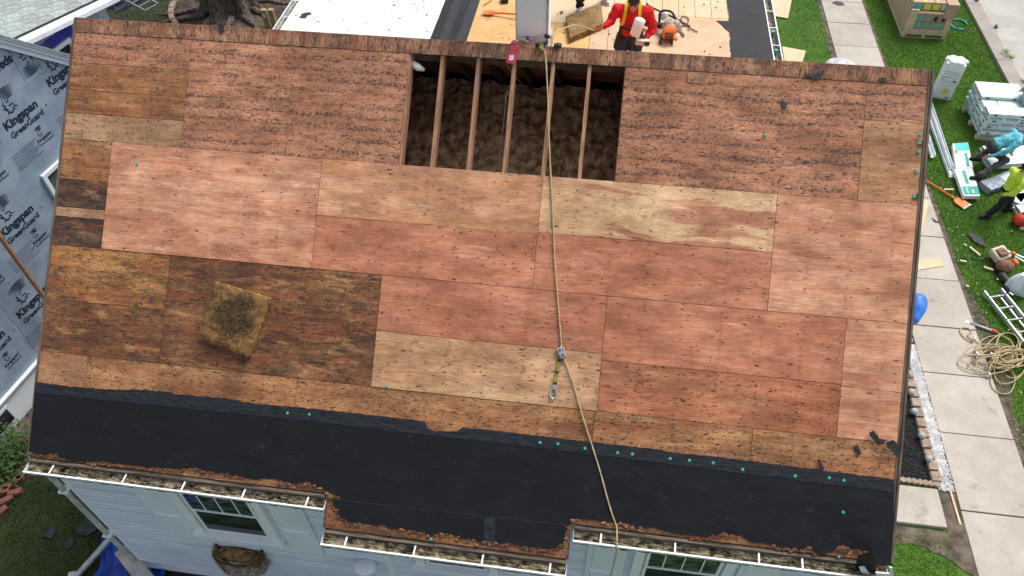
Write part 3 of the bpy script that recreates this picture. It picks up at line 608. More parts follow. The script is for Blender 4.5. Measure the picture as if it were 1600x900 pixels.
def window(x0, x1, z0, z1, rail, n, g1, g2, top_hidden=True):
    w = part('window', (lambda m: (m.box((x0-.13, YW-.085, z0-.02), (x0-.02, YW, z1+.1)), m.box((x1+.02, YW-.085, z0-.02), (x1+.13, YW, z1+.1)), m.box((x0-.13, YW-.087, z1+.1), (x1+.13, YW, z1+.2)), m)[-1])(MB()), MT['trim'], house, bevel=.003)
    m = MB(); m.box((x0-.17, YW-.13, z0-.09), (x1+.17, YW, z0-.021)); part('sill', m, MT['trim'], w, bevel=.004)
    m = MB(); m.box((x0-.14, YW-.06, z0-.24), (x1+.14, YW, z0-.091)); part('apron', m, MT['trim'], w)
    for za, zb, gg, yy in ((rail, z1, g1, -.05), (z0, rail, g2, -.04)):
        m = MB(); m.box((x0+.005, YW+yy-.022, za), (x0+.04, YW+yy, zb)); m.box((x1-.04, YW+yy-.022, za), (x1-.005, YW+yy, zb)); m.box((x0+.04, YW+yy-.022, za), (x1-.04, YW+yy, za+.04)); m.box((x0+.04, YW+yy-.022, zb-(.035 if zb == z1 else .012)), (x1-.04, YW+yy, zb)); part('sash', m, MT['trim'], w)
        m = MB(); m.box((x0+.04, YW+yy-.012, za+.04), (x1-.04, YW+yy-.008, zb-.035)); part('pane', m, gg, w)
        for i in range(1, n if zb == z1 else 1):
            xx = x0+(x1-x0)*i/n; m = MB(); m.box((xx-.007, YW+yy-.017, za+.04), (xx+.007, YW+yy-.0125, zb-.035)); part('muntin', m, MT['trim'] if zb == z1 else MT['dirty_metal'], w)
        continue
        zz = (za+zb)/2; m = MB(); m.box((x0+.04, YW+yy-.016, zz-.006), (x1-.04, YW+yy-.0128, zz+.006)); part('muntin', m, MT['trim'] if zb == z1 else MT['dirty_metal'], w)
    [part('jamb', MB().box((xj-.011, YW-.06, z0-.02), (xj+.011, YW, z1+.1)), MT['dirty_metal'], w) for xj in (x0-.007, x1+.007)]
def shutter(x0, x1, z0, z1):
    m = MB(); y = YW-.038; m.box((x0, y-.02, z0), (x1, y, z1)); s = part('shutter', m, MT['shutter'], house, bevel=.002); zm = (z0+z1)/2
    for a, b in ((z0+.07, zm-.04), (zm+.04, z1-.07)):
        m = MB(); i = .05; m.hexa([(x0+i, y-.021, a), (x1-i, y-.021, a), (x1-i, y-.021, b), (x0+i, y-.021, b), (x0+i+.025, y-.036, a+.025), (x1-i-.025, y-.036, a+.025), (x1-i-.025, y-.036, b-.025), (x0+i+.025, y-.036, b-.025)]); part('raised_panel', m, MT['shutter'], s)
xw = lambda px, py: YP(px, py, YW-.03)
w1 = xw(325, 822); w1r = xw(424, 832)
window(1.55, 2.42, 1.93, 3.0, 2.52, 4, MT['glass_blue_reflection'], MT['glass'])
shutter(.93, 1.40, 1.6, 3.05); shutter(2.62, 3.05, 1.6, 3.05)
window(4.42, 5.2, 1.78, 3.0, 2.4, 1, MT['glass'], MT['glass'])
window(7.03, 7.87, 1.9, 3.02, 2.55, 4, MT['glass_green_reflection'], MT['glass'])
shutter(6.38, 6.82, 1.6, 3.05); shutter(8.06, 8.5, 1.6, 3.05)
m = MB(); m.box((3.86, YW-.05, .1), (3.95, YW-.002, 3.3)); part('vertical_trim', m, MT['trim'], house)
m = MB(); m.ell((3.6, YW-.12, 1.55), (.15, .12, .07)); m.cyl((3.6, YW-.12, 1.4), (3.6, YW-.12, 1.55), .07)
single('porch_lamp', m, MT['trim'], 'white domed lamp on the siding below the lower gutter', 'lamp', (3.6, YW-.12, 1.4), smooth=True)
# ------------------------------------------------------------------ flat rear wing
WZ = 3.8; FL = lambda px, py: tuple(G(px, py, WZ)[:2])
wing = thing('rear_wing', 'low flat roofed rear wing with white membrane and bare strand board behind ridge', 'building', (0, 3.6, 0))
m = MB(); m.box((0, 3.62, 0), (9.05, 16.4, WZ-.1)); part('wall', m, MT['siding'], wing)
m = MB(); m.box((-.1, 3.6, WZ-.1), (9.0, 16.5, WZ-.02)); part('roof_deck', m, MT['dark_wood'], wing)
def flat(x0, y0, x1, y1, mat, name, z=WZ-.018, th=.018, g=.004):
    m = MB(); m.box((x0+g, y0+g, z), (x1-g, y1-g, z+th)); return part(name, m, MT[mat], wing)
xa = 2.79; ya = FL(500, 28)[1]
flat(-.08, 3.6, 2.2, ya, 'white_roof', 'roofing_panel'); flat(2.2, 3.6, xa, ya, 'white_roof', 'roofing_panel'); flat(-.08, ya, xa, 11, 'white_roof', 'roofing_panel'); flat(-.08, 11, xa, 16.4, 'white_roof', 'roofing_panel')
rr = random.Random(9)
for i in range(4):
    x0 = xa+i*.165; p = rag([(x0, 3.6), (x0, 16.4)], .07, .018, 20+i) + [(x0+.19, 16.4), (x0+.19, 3.6)]
    m = MB(); m.prism(p, WZ-.018+.004*i, WZ-.008+.004*i); part('membrane_strip', m, MT['selvage'] if i % 2 else MT['membrane'], wing)
for (x0, y0, x1, y1, mt) in ((3.44, 3.6, 5.05, 5.9, 'osb'), (3.44, 5.9, 4.6, 8.3, 'osb'), (4.6, 5.9, 5.8, 6.9, 'osb_pale'), (4.6, 6.9, 5.8, 8.3, 'osb_pale'), (5.05, 3.6, 5.72, 5.9, 'osb'), (5.72, 3.6, 6.05, 5.9, 'osb_pink'), (6.05, 3.6, 8.3, 6.4, 'osb_pink'), (3.44, 8.3, 5.8, 10.7, 'osb'), (3.44, 10.7, 8.3, 16.4, 'osb_pale')):
    flat(x0, y0, x1, y1, mt, 'strand_board')
x = 5.8
while x < 8.29: flat(x, 6.4 if x > 6.0 else 5.9, min(x+.31, 8.3), 10.7, 'osb_pale', 'roof_plank'); x += .31
p = rag([(8.32, 3.6), (8.24, 4.6), (8.25, 5.4), (8.27, 5.9), (8.1, 6.2), (8.05, 6.3), (8.28, 6.32), (8.3, 6.7), (8.22, 8), (8.3, 10), (8.25, 16.4)], .06, .012, 31) + [(8.98, 16.4), (8.98, 3.6)]
m = MB(); m.prism(p, WZ+.001, WZ+.006); part('roofing_membrane', m, MT['membrane'], wing)
for x0, x1 in ((9.0, 9.15), (-.24, -.09)):
    m = MB(); rows = []
    pr = [(x0, WZ), (x0, WZ-.09), (x0+.02, WZ-.11), (x1-.03, WZ-.11), (x1, WZ-.05), (x1, WZ)] if x0 > 0 else [(x1, WZ), (x1, WZ-.11), (x0+.03, WZ-.11), (x0, WZ-.05), (x0, WZ)]
    for y in (3.6, 16.4): rows.append([(a, y, b) for a, b in pr])
    m.strip(rows); g = part('gutter', m, MT['dirty_metal'], wing); g.modifiers.new('thick', 'SOLIDIFY').thickness = .003
    xo = x1 if x0 > 0 else x0
    m = MB(); m.box((xo-.01, 3.6, WZ-.001), (xo+.012, 16.4, WZ+.008)); part('gutter_lip', m, MT['white_metal'], g)
    m = MB(); xi = x0 if x0 > 0 else x1; m.box((xi-.008, 3.6, WZ-.001), (xi+.014, 16.4, WZ+.006)); part('gutter_lip', m, MT['white_metal'], g)
    m = MB(); m.box((x0+.012, 3.6, WZ-.1), (x1-.012, 16.4, WZ-.085)); part('leaf_litter', m, MT['litter'], g, kind='stuff')
    y = 4.9
    while y < 9: m = MB(); m.box((x0, y, WZ+.008), (x1, y+.02, WZ+.013)); part('gutter_strap', m, MT['white_metal'], g); y += .62
for (x, y) in ((9.06, 5.35), (9.07, 6.0)):
    m = MB(); m.cyl((x, y, WZ-.08), (x, y, WZ+.03), .03); single('green_plug', m, MT['cap'], 'small green plastic plug lying in the rear gutter, %s one' % ('nearer' if y < 5.5 else 'farther'), 'plug', (x, y, WZ))
# ------------------------------------------------------------------ neighbouring house
MT['foam'] = simple('blue_grey_foam_board', (.235, .30, .38, 1), (.34, .41, .49, 1), 2.2, .5, .1, vary=.05, detail=7)
MT['ink'] = simple('navy_print', (.012, .016, .035, 1), (.02, .025, .05, 1), 30, .6, 0)
MT['redink'] = simple('red_print', (.35, .05, .05, 1), None, 30, .6, 0)
MT['blue_tape'] = simple('blue_flashing_tape', (.02, .02, .26, 1), (.05, .05, .42, 1), 6, .45, .4)
nb = thing('neighbor_house', 'neighboring house wrapped in printed blue grey foam boards, white trim and grey shingles', 'house', (NN.x*NC, NN.y*NC, 0))
def npart(name, mb, mat, parent=None, dn=0, **k): return part(name, mb, mat, parent or nb, F=FRN @ Matrix.Translation((0, 0, dn)), **k)
ra, rb = NW(0, 68), NW(110, 98); sl = (rb[1]-ra[1])/(rb[0]-ra[0])
RK = lambda s: ra[1] + sl*(s-ra[0])
SA = -2.4; ZA = RK(SA); SE = ra[0] + (3.3-ra[1])/sl
FR = lambda s: RK(s) if s > SA else ZA + (-sl)*(s-SA)
m = MB(); m.prism([(SA*2-SE, 0), (SE, 0), (SE, 3.3), (SA, ZA-.0), (SA*2-SE, 3.3)], -7.0, -.03); npart('wall', m, MT['dark_wood'])
# foam boards, clipped under the rake
def clip(poly, a, b, c):     # keep a*x+b*y<=c
    out = []
    for i in range(len(poly)):
        p, q = poly[i], poly[(i+1) % len(poly)]; dp = a*p[0]+b*p[1]-c; dq = a*q[0]+b*q[1]-c
        if dp <= 0: out.append(p)
        if dp*dq < 0: t = dp/(dp-dq); out.append((p[0]+(q[0]-p[0])*t, p[1]+(q[1]-p[1])*t))
    return out
ZB = .64; boards = []
s = -8.0
zr = [(ZB, 3.14), (3.145, 4.55), (4.555, 7.8)]
for (za, zb) in zr:
    s = -8.5 if za != 3.145 else -7.9
    while s < SE:
        p = clip([(s, za), (min(s+2.43, SE), za), (min(s+2.43, SE), zb), (s, zb)], -sl, 1, ra[1]-sl*ra[0]-.02); p = clip(p, sl, 1, ZA+sl*SA-.02) if p else p
        if len(p) > 2:
            m = MB(); m.prism(p, -.028, 0); boards.append(((s, za, zb), npart('foam_board', m, MT['foam'])))
        s += 2.436
def lion(mb, M4, k):
    import math as _m
    def sweep(pts, w):
        n = len(pts); L_ = []; R2 = []
        for i, (x, y) in enumerate(pts):
            a = pts[max(i-1, 0)]; b = pts[min(i+1, n-1)]; dx, dy = b[0]-a[0], b[1]-a[1]; l = _m.hypot(dx, dy); h = w*_m.sin(_m.pi*(i+.25)/(n-.5))
            L_.append((x-dy/l*h, y+dx/l*h)); R2.append((x+dy/l*h, y-dx/l*h))
        vs = [M4 @ Vector((x*k, y*k, .0006)) for x, y in L_+R2]; mb.add(vs, [(n+i, n+i+1, i+1, i) for i in range(n-1)])
    for j in range(6):     # mane strands
        r = .30+.085*j; pts = [(r*_m.cos(t)+.52-.02*j, .36*_m.sin(t)*(.7+.12*j)+.36+.035*j) for t in [2.6-.2*i for i in range(9)]]; sweep(pts, .032)
    sweep([(.12, .62), (.04, .45), (.10, .38), (.02, .30), (.12, .22), (.10, .12), (.26, .10)], .05)
    sweep([(.2, .46), (.28, .5), (.36, .46)], .03); sweep([(.24, .34), (.3, .3), (.42, .32), (.5, .2)], .035)
    sweep([(0, .0), (.1, .08), (.25, .02), (.4, .1), (.5, .02)], .035); sweep([(.3, .12), (.45, .18), (.62, .1)], .03)
def prints(s, z, flip=False, small=True, parent=None, big=True):
    m = MB(); B = FRN @ Matrix.Translation((s, z, .0012))
    if flip: B = B @ Matrix.Rotation(math.pi, 4, 'Z')
    if big:
        words(m, 'Kingspan', .196, B, .0085); words(m, 'GreenGuard', .138, B @ Matrix.Translation((.02, -.165, 0)), .0048)
        words(m, '®', .05, B @ Matrix.Translation((.82, -.09, 0)), 0)
        le = MB(); lion(le, B @ Matrix.Translation((.16, .17, 0)), .40)
    best = None
    for (bs, za, zb), o in boards:
        if bs <= s < bs+2.436 and za <= z < zb: best = o
    if big: part('printed_lettering', m, MT['ink'], best or nb); part('printed_emblem', le, MT['ink'], best or nb)
    m = MB()
    if small:
        C = B @ Matrix.Translation((.36, -.50, 0)); words(m, 'Kingspan', .085, C, .0025); words(m, 'GreenGuard', .06, C @ Matrix.Translation((.01, -.07, 0)), .0008); lion(m, C @ Matrix.Translation((.07, .07, 0)), .17)
        for i in range(7):
            a = C @ Matrix.Translation((.50, .10-.042*i, 0)); m.add([a @ Vector(p) for p in ((0, 0, 0), (.55-.06*(i % 3), 0, 0), (.55-.06*(i % 3), .010, 0), (0, .010, 0))], [(0, 1, 2, 3)])
        part('small_print', m, MT['ink'], best or nb)
tsc = .53
for (s, z, fl, sm, bg_) in [(.52, 4.18, 0, 1, 1), (1.56, 4.30, 0, 0, 1), (-.51, 4.18, 0, 1, 1), (-.51, 2.85, 0, 1, 1), (-1.09, 1.51, 0, 1, 1), (-2.12, 1.51, 0, 1, 1), (-1.54, 2.85, 0, 1, 1), (.52, 2.85, 0, 1, 0), (-.06, 1.51, 0, 1, 1), (1.5, 2.9, 0, 1, 1)]:
    prints(s, z, fl, sm, big=bg_)
m = MB(); words(m, 'span', .196, FRN @ Matrix.Translation((1.24, 5.07, .0012)) @ Matrix.Rotation(math.pi, 4, 'Z'), .0085); part('printed_lettering', m, MT['ink'], nb)
m = MB(); lion(m, FRN @ Matrix.Translation((1.56, 5.02, .0012)) @ Matrix.Rotation(math.pi, 4, 'Z'), .38); part('printed_emblem', m, MT['ink'], nb)
rr = random.Random(12)
m = MB()
for i in range(70):
    s, z = rr.uniform(-2, 2), rr.uniform(1, 5.6)
    if z > RK(s)-.1: continue
    q = FRN @ Vector((s, z, .004)); m.obox(q, (.006, .02, .012), rr.uniform(0, 3))
part('staple', m, MT['redink'], nb, kind='stuff')
# rake trim: three stepped white boards
for k, (o, wd, dn, mt) in enumerate(((0.0, .10, .06, 'white_board'), (.10, .07, .10, 'white_board'), (.17, .05, .14, 'white_metal'), (.22, .02, .15, 'tar'))):
    for a, b, f in ((SA, SE+.2, RK), (SA*2-SE-.2, SA, FR)):
        m = MB(); m.prism([(a, f(a)-.08+o), (b, f(b)-.08+o), (b, f(b)-.08+o+wd), (a, f(a)-.08+o+wd)], -.3, dn); npart('rake_trim', m, MT[mt])
MT['shingle'] = simple('grey_asphalt_shingle', (.20, .24, .235, 1), (.36, .40, .385, 1), 9, .9, .3, (1, 2.5, 1), 7, vary=.22)
def shingle_plane(o, du, dv, nu, nv, nm, mat='shingle', eu=.31, ev=.145, n=None):
    """overlapping shingles up a slope from origin o, du along the eave, dv up the slope"""
    nrm = du.cross(dv).normalized(); cols = int(nu/eu); r2 = random.Random(2); me_c = {}
    sl_ = thing_part = nm
    cnt = 0
    for j in range(int(nv/ev)):
        a = o+dv*(j*ev)
        off = (.5 if j % 2 else 0)*eu+r2.uniform(-.03, .03)
        for i in range(-1, cols):
            w_ = eu*(2 if r2.random() < .25 else 1)-.006; p = a+du*(i*eu+off)
            yield (p, w_, nrm, cnt); cnt += 1
def slab_mesh(w_, d_):
    m = MB(); return m.hexa([(0, 0, 0), (w_, 0, 0), (w_, d_, -.012), (0, d_, -.012), (0, 0, .007), (w_, 0, .007), (w_, d_, .0), (0, d_, .0)])
# near roof of the gable (its rear slope faces away from the camera)
for sgn in (1, -1):
    m = MB(); a = FRN @ Vector((SA, ZA+.13, .16)); e = SE+.2 if sgn > 0 else SA*2-SE-.2; b = FRN @ Vector((e, FR(e)+.13, .16)); off = NN*-7.2; up = Vector((0, 0, .03))
    m.hexa([a, b, b+off, a+off, a+up, b+up, b+off+up, a+off+up] if sgn < 0 else [b, a, a+off, b+off, b+up, a+up, a+off+up, b+off+up]); part('roof', m, MT['shingle'], nb)
# rear mass: white eave, window wrapped in blue tape, shingled slope above
CB = -3.25
e0 = hit(22, 62, NN, CB); e1 = hit(153, 0, NN, CB); du = (e1-e0).normalized(); ee = e1+du*.35; es = e0-du*.15
back = (-NN*math.cos(R_(26))+Vector((0, 0, math.sin(R_(26))))).normalized()
rb_ = (lambda m: (m.hexa([es-Vector((0, 0, .05)), ee-Vector((0, 0, .05)), ee+back*5-Vector((0, 0, .05)), es+back*5-Vector((0, 0, .05)), es-Vector((0, 0, .012)), ee-Vector((0, 0, .012)), ee+back*5-Vector((0, 0, .012)), es+back*5-Vector((0, 0, .012))]), m)[-1])(MB())
roofb = part('roof', rb_, MT['tar'], nb)
sm = {}
dvv = back; nrm = du.cross(dvv).normalized(); r2 = random.Random(8); cnt = 0; rest = MB()
for j in range(30):
    for i in range(-1, 22):
        w_ = .31; p = es+dvv*(j*.145)+du*(i*.316+(.158 if j % 2 else 0)+.1)
        F = Matrix(((du.x, dvv.x, nrm.x, p.x), (du.y, dvv.y, nrm.y, p.y), (du.z, dvv.z, nrm.z, p.z), (0, 0, 0, 1)))
        if cnt < 290 and i < 13 and j < 24:
            if 's' not in sm:
                o = part('shingle', slab_mesh(.312, .18), MT['shingle'], roofb, F=F); sm['s'] = o.data
            else: link('shingle', sm['s'], F, roofb)
            cnt += 1
        else:
            k = slab_mesh(.305, .18); rest.add([F @ Vector(v) for v in k.v], k.f)
part('shingle_field', rest, MT['shingle'], roofb, kind='stuff')
m = MB()
def ebox(a, b, out0, out1, z0, z1): 
    return m.hexa([a+NN*out0+Vector((0, 0, z0)), b+NN*out0+Vector((0, 0, z0)), b+NN*out1+Vector((0, 0, z0)), a+NN*out1+Vector((0, 0, z0)), a+NN*out0+Vector((0, 0, z1)), b+NN*out0+Vector((0, 0, z1)), b+NN*out1+Vector((0, 0, z1)), a+NN*out1+Vector((0, 0, z1))])
ebox(es, ee, .012, .03, -.16, .0); part('fascia_board', m, MT['white_board'], nb)
m = MB(); ebox(es, ee, .035, .11, -.12, -.05); part('gutter', m, MT['white_metal'], nb)
m = MB(); ebox(es, ee, .0, .02, .002, .03); part('drip_edge', m, MT['tar'], nb)
m = MB(); a = Vector((es.x, es.y, 0)); b = Vector((ee.x, ee.y, 0))
m.hexa([a-NN*5, b-NN*5, b-NN*.3, a-NN*.3, a-NN*5+Vector((0, 0, es.z-.05)), b-NN*5+Vector((0, 0, ee.z-.05)), b-NN*.3+Vector((0, 0, es.z-.2)), a-NN*.3+Vector((0, 0, es.z-.2))]); part('wall', m, MT['foam'], nb)
CW = CB-.3; tr = hit(106, 57, NN, CW); tl = hit(80, 82, NN, CW)
def nwin(s1, zt, wd, ht, c, tape):
    F = Matrix(((ND.x, 0, NN.x, NN.x*c), (ND.y, 0, NN.y, NN.y*c), (0, 1, 0, 0), (0, 0, 0, 1))); s0 = s1-wd; fw = .075
    m = MB(); m.box((s0, zt-fw, 0), (s1, zt, .05)); m.box((s0, zt-ht, 0), (s1, zt-ht+fw, .05)); m.box((s0, zt-ht+fw, 0), (s0+fw, zt-fw, .05)); m.box((s1-fw, zt-ht+fw, 0), (s1, zt-fw, .05))
    o = part('window', m, MT['trim'], nb, F=F, bevel=.004)
    m = MB(); m.box((s0+fw, zt-ht+fw, .005), (s1-fw, zt-fw, .012)); part('pane', m, MT['glass_green_reflection'] if not tape else MT['glass'], o, F=F)
    m = MB(); m.box((s0+fw, zt-ht/2-.02, .013), (s1-fw, zt-ht/2+.02, .035)); part('rail', m, MT['trim'], o, F=F)
    if tape:
        m = MB(); p = rag([(s0-.16, zt-ht-.1), (s0-.16, zt+.14), (s0+.1, zt+.2), (s0+.4, zt+.16), (s1+.16, zt+.17), (s1+.16, zt-ht-.1)], .06, .02, 5); m.prism(p, .001, .004); part('flashing_tape', m, MT['blue_tape'], o, F=F)
nwin(tr.dot(ND), tr.z, .9, 1.2, CW, True)
s_, z_ = NW(62, 275); nwin(s_+.95, z_, .95, 1.25, NC, False)
# foundation, basement window
m = MB(); m.prism([(SA*2-SE, 0), (SE, 0), (SE, ZB-.002), (SA*2-SE, ZB-.002)], -.3, .03); npart('foundation', m, MT['white_board'])
m = MB(); m.prism([(-2.9, .12), (-2.15, .12), (-2.15, .5), (-2.9, .5)], .03, .045); bw = npart('window', m, MT['white_board'])
m = MB(); m.prism([(-2.85, .17), (-2.2, .17), (-2.2, .45), (-2.85, .45)], .045, .05); part('pane', m, MT['glass'], bw, F=FRN)
m = MB(); m.prism([(-9, ZB-.03), (SE, ZB-.03), (SE, ZB-.004), (-9, ZB-.004)], .031, .07); npart('starter_strip', m, MT['white_metal'])
a = hit(0, 370, NN, NC+.25); b = hit(70, 465, NN, NC+.25)
m = MB(); m.bar((a.x, a.y, 0), (a.x, a.y, 5.0), .075, .075, (0, 1, 0)); 
pole = (a+b)/2; m = MB(); m.obox((pole.x, pole.y, 1.85), (.07, .05, 3.7)); single('scaffold_pole', m, MT['rafter'], 'upright brown timber pole standing against the foam board wall', 'pole', (pole.x, pole.y, 0), bevel=.003)
# ------------------------------------------------------------------ tree, bed, things behind
MT['bark'] = simple('grey_brown_bark', (.045, .034, .027, 1), (.20, .16, .135, 1), 3.2, .95, 1., (5, 5, .7), 9, bd=.06)
MT['leaf'] = simple('tree_leaf', (.03, .07, .015, 1), (.07, .13, .03, 1), 2, .7, 0, vary=.2)
MT['soil_tree'] = simple('root_soil', (.035, .026, .02, 1), (.11, .08, .06, 1), 4, .95, .9, bd=.03)
TC = G(352, 22); TC = Vector((TC.x+.1, TC.y+.25, 0))
tree = thing('tree', 'massive old tree trunk with flaring roots in a stone ringed bed behind the roof', 'tree', TC)
rows = []; r2 = random.Random(4); NA = 90
for h in [0, .06, .15, .3, .5, .8, 1.2, 1.8, 2.6, 3.6, 5.0, 6.5, 8.0]:
    row = []
    for k in range(NA+1):
        a = 2*math.pi*k/NA; fl = 1/(1+h*3.2); lob = .5+.5*math.sin(a*7+1.3*math.sin(a*2)+.6); r = .50-.018*h + fl*(.28+.42*lob**1.5) + .035*mnoise.noise(Vector((math.cos(a)*4, math.sin(a)*4, h*.5)))+.018*math.sin(a*23+h)
        row.append((TC.x+r*math.cos(a), TC.y+r*math.sin(a), h-.03))
    rows.append(row)
m = MB(); m.strip(rows); part('trunk', m, MT['bark'], tree, smooth=True)
for k in range(11):
    a = 2*math.pi*k/11+r2.uniform(-.2, .2); pts = []; x, y = TC.x+.7*math.cos(a), TC.y+.7*math.sin(a)
    for i in range(9): pts.append((x, y, .10-.012*i)); a += r2.uniform(-.35, .35); x += .2*math.cos(a); y += .2*math.sin(a)
    m = MB(); m.tube(pts, [.11-.010*i for i in range(9)], 8); part('root', m, MT['bark'], tree, smooth=True)
crown = MB(); tips = []
for k in range(9):
    a = 2*math.pi*k/9+.3; p0 = TC+Vector((0, 0, 7.4)); p1 = p0+Vector((math.cos(a)*1.6, math.sin(a)*1.6, 1.8+.3*(k % 3))); p2 = p1+Vector((math.cos(a+.3)*1.8, math.sin(a+.3)*1.8, 1.6)); tips += [p1, p2]
    m = MB(); m.tube([p0-Vector((0, 0, .4)), p0.lerp(p1, .5)+Vector((0, 0, .1)), p1, p2], [.3, .2, .13, .05], 8); part('limb', m, MT['bark'], tree, smooth=True)
for k in range(9000):
    c = r2.choice(tips)+Vector((r2.gauss(0, .85), r2.gauss(0, .85), r2.gauss(.7, .7))); u_ = Vector((r2.gauss(0, 1), r2.gauss(0, 1), r2.gauss(0, .5))).normalized(); v_ = u_.cross(Vector((r2.gauss(0, 1), r2.gauss(0, 1), 1))).normalized(); s = r2.uniform(.07, .14)
    crown.add([c-u_*s, c+v_*s*.5, c+u_*s, c-v_*s*.5], [(0, 1, 2, 3)])
part('crown', crown, MT['leaf'], tree)
m = MB(); m.ell((TC.x+.3, TC.y+.3, -.02), (2.2, 2.0, .08), n=40); struct('tree_bed', m, MT['soil_tree'], smooth=True)
ring = thing('stone_ring', 'curved ring of tan stones bounding the soil bed round the tree', 'edging', (TC.x, TC.y, 0))
for k in range(34):
    a = 2*math.pi*k/34; m = MB(); m.obox((TC.x+.3+2.15*math.cos(a), TC.y+.3+1.95*math.sin(a), .06), (.16, .34, .13), Matrix.Rotation(a, 4, 'Z')); part('stone', m, MT['paver'], ring, bevel=.03)
cardb = simple('tan_paper', (.36, .25, .13, 1), (.44, .32, .18, 1), 6, .8, .1)
MT['paper_white'] = simple('white_wrap', (.68, .70, .70, 1), (.78, .79, .79, 1), 4, .5, .15)
for k, px in enumerate((420, 431)):
    c = G(px, 46); c = Vector((c.x, c.y, 0)); m = MB(); m.obox(c+Vector((0, 0, .31)), (.15, .12, .62)); o = single('paper_bag', m, cardb, ['upright tan paper bag with white label beside the white roof edge', 'unlabelled tan paper bag standing nearest the white roof gutter'][k], 'bag', c, bevel=.02)
    if k == 0: m = MB(); m.obox(c+Vector((0, -.062, .45)), (.09, .004, .12)); part('label_patch', m, MT['paper_white'], o)
# small ladders by the neighbour
alum = simple('ladder_aluminium', (.42, .44, .47, 1), (.62, .64, .67, 1), 6, .35, .05, metal=.6)
MT['alum'] = alum
MT['blue_alum'] = simple('blue_grey_rail', (.06, .09, .16, 1), (.14, .18, .26, 1), 6, .4, .05)
def ladder(name, label, p0, d, side, length, width, mat, rung=.3, group=None, rw=.03, rd=.085):
    p0 = Vector(p0); d = Vector(d).normalized(); side = Vector(side).normalized(); nr = d.cross(side).normalized()
    t = thing(name, label, 'ladder', p0, group=group)
    for s in (0, width):
        a = p0+side*s; m = MB(); m.bar(a, a+d*length, rw, rd, nr); part('rail', m, mat, t, bevel=.004)
    k = rung*.5
    while k < length: m = MB(); m.cyl(p0+side*.0+d*k, p0+side*width+d*k, .017, n=8); part('rung', m, mat, t); k += rung
    return t
ladder('step_ladder', 'folded blue and silver step ladder lying behind the neighboring white eave', (-7.0, 9.6, 1.4), (.55, .8, .05), (.8, -.55, .1), 2.2, .42, MT['blue_alum'])
ladder('aluminium_ladder', 'silver ladder lying across the blue one behind the neighboring eave', (-7.4, 10.3, 1.6), (.8, -.5, .0), (.5, .8, .05), 2.0, .4, alum)
# ------------------------------------------------------------------ lower left yard
MT['tarp'] = simple('blue_tarp', (.008, .03, .22, 1), (.02, .07, .42, 1), 3.5, .4, .8, detail=6, bd=.05)
MT['brick'] = simple('red_brick', (.16, .06, .04, 1), (.28, .12, .08, 1), 8, .9, .4, vary=.25)
tx = G(185, 895)
rows = []
for j in range(26):
    rows.append([(-.85+.036*i+.12*math.sin(j*.4), -5.35+.075*j*(1-.0*i), .05+.20*abs(mnoise.fractal(Vector((i*.18, j*.16, 1.)), 1, 2, 4))+.12*math.exp(-((i-10)/5)**2)) for i in range(30)])
m = MB(); m.strip(rows); 
o = single('blue_tarp', m, MT['tarp'], 'crumpled bright blue tarp on the grass at the foot of the downspout', 'tarp', (0, -4.4, 0), smooth=True); o.modifiers.new('thick', 'SOLIDIFY').thickness = .01
m = MB(); a, b = G(198, 868, .35), G(225, 902, .35); dd = (b-a).normalized()*.5; m.obox((a+b)/2+dd*.2, (.22, 1.0, .05), math.atan2((b-a).y, (b-a).x)-math.pi/2)
single('weathered_board', m, simple('grey_weathered_board', (.3, .28, .24, 1), (.48, .46, .41, 1), 4, .85, .3), 'pale grey weathered board resting on the blue tarp', 'board', tuple(a), bevel=.02)
a, b = G(181, 831, .35), G(122, 897, .06); m = MB(); m.bar(a, b+(b-a)*.08, .075, .055); m.bar(b, b+Vector((-.14, -.03, -.02)), .085, .06); single('downspout_extension', m, MT['dirty_metal'], 'detached grey downspout length lying across the dark grass', 'pipe', tuple(a), bevel=.008)
r2 = random.Random(21)
for k, (px, py) in enumerate([(4, 768), (16, 759), (28, 750), (10, 782), (24, 770), (36, 742), (2, 800), (30, 700), (38, 690)]):
    c = G(px, py, .05); m = MB(); m.obox((c.x, c.y, .05), (.21, .10, .09), r2.uniform(.3, 1.3)); single('brick', m, MT['brick'], 'red brick lying on the soil %s' % ['at the far left lawn edge', 'second in the left edging row', 'third in the left edging row', 'nearest the frame in the left edging', 'inner one of the left edging row', 'just under the leafy shrub', 'lowest at the left border', 'by the neighboring foundation corner', 'middle of the three by the foundation', ][k], 'brick', (c.x, c.y, 0), group='loose red bricks edging the left yard', bevel=.008)
sheet([(-4.2, -2.2), (-3.2, -3.1), (-2.7, -2.7), (-2.2, -2.2), (-.05, -2.2), (-.05, 2.2), (-4.2, 2.2)], .012, 'side_soil', MT['soil'], seed=9)
sheet([(-.1, -4.6), (9.6, -4.6), (9.6, -3.7), (-.1, -3.7)], .014, 'wall_bed', MT['mulch'], seed=11)
shr = thing('shrub', 'leafy dark green shrub at the left edge under the black eave corner', 'shrub', tuple(G(18, 715)))
c0 = G(16, 718); m = MB()
for k in range(1700):
    c = c0+Vector((r2.gauss(-.05, .28), r2.gauss(0, .25), abs(r2.gauss(.1, .2)))); a = r2.uniform(0, 6.3); s = r2.uniform(.02, .05); u_ = Vector((math.cos(a), math.sin(a), r2.uniform(-.4, .4))); v_ = u_.cross(Vector((0, 0, 1))).normalized()
    m.add([c-u_*s, c+v_*s*.45, c+u_*s, c-v_*s*.45], [(0, 1, 2, 3)])
part('foliage', m, MT['leaf'], shr)
for k in range(9):
    a = k*.7; m = MB(); m.tube([c0, c0+Vector((math.cos(a)*.15, math.sin(a)*.15, .2)), c0+Vector((math.cos(a)*.3, math.sin(a)*.3, .35))], [.012, .009, .005], 6); part('stem', m, MT['bark'], shr)
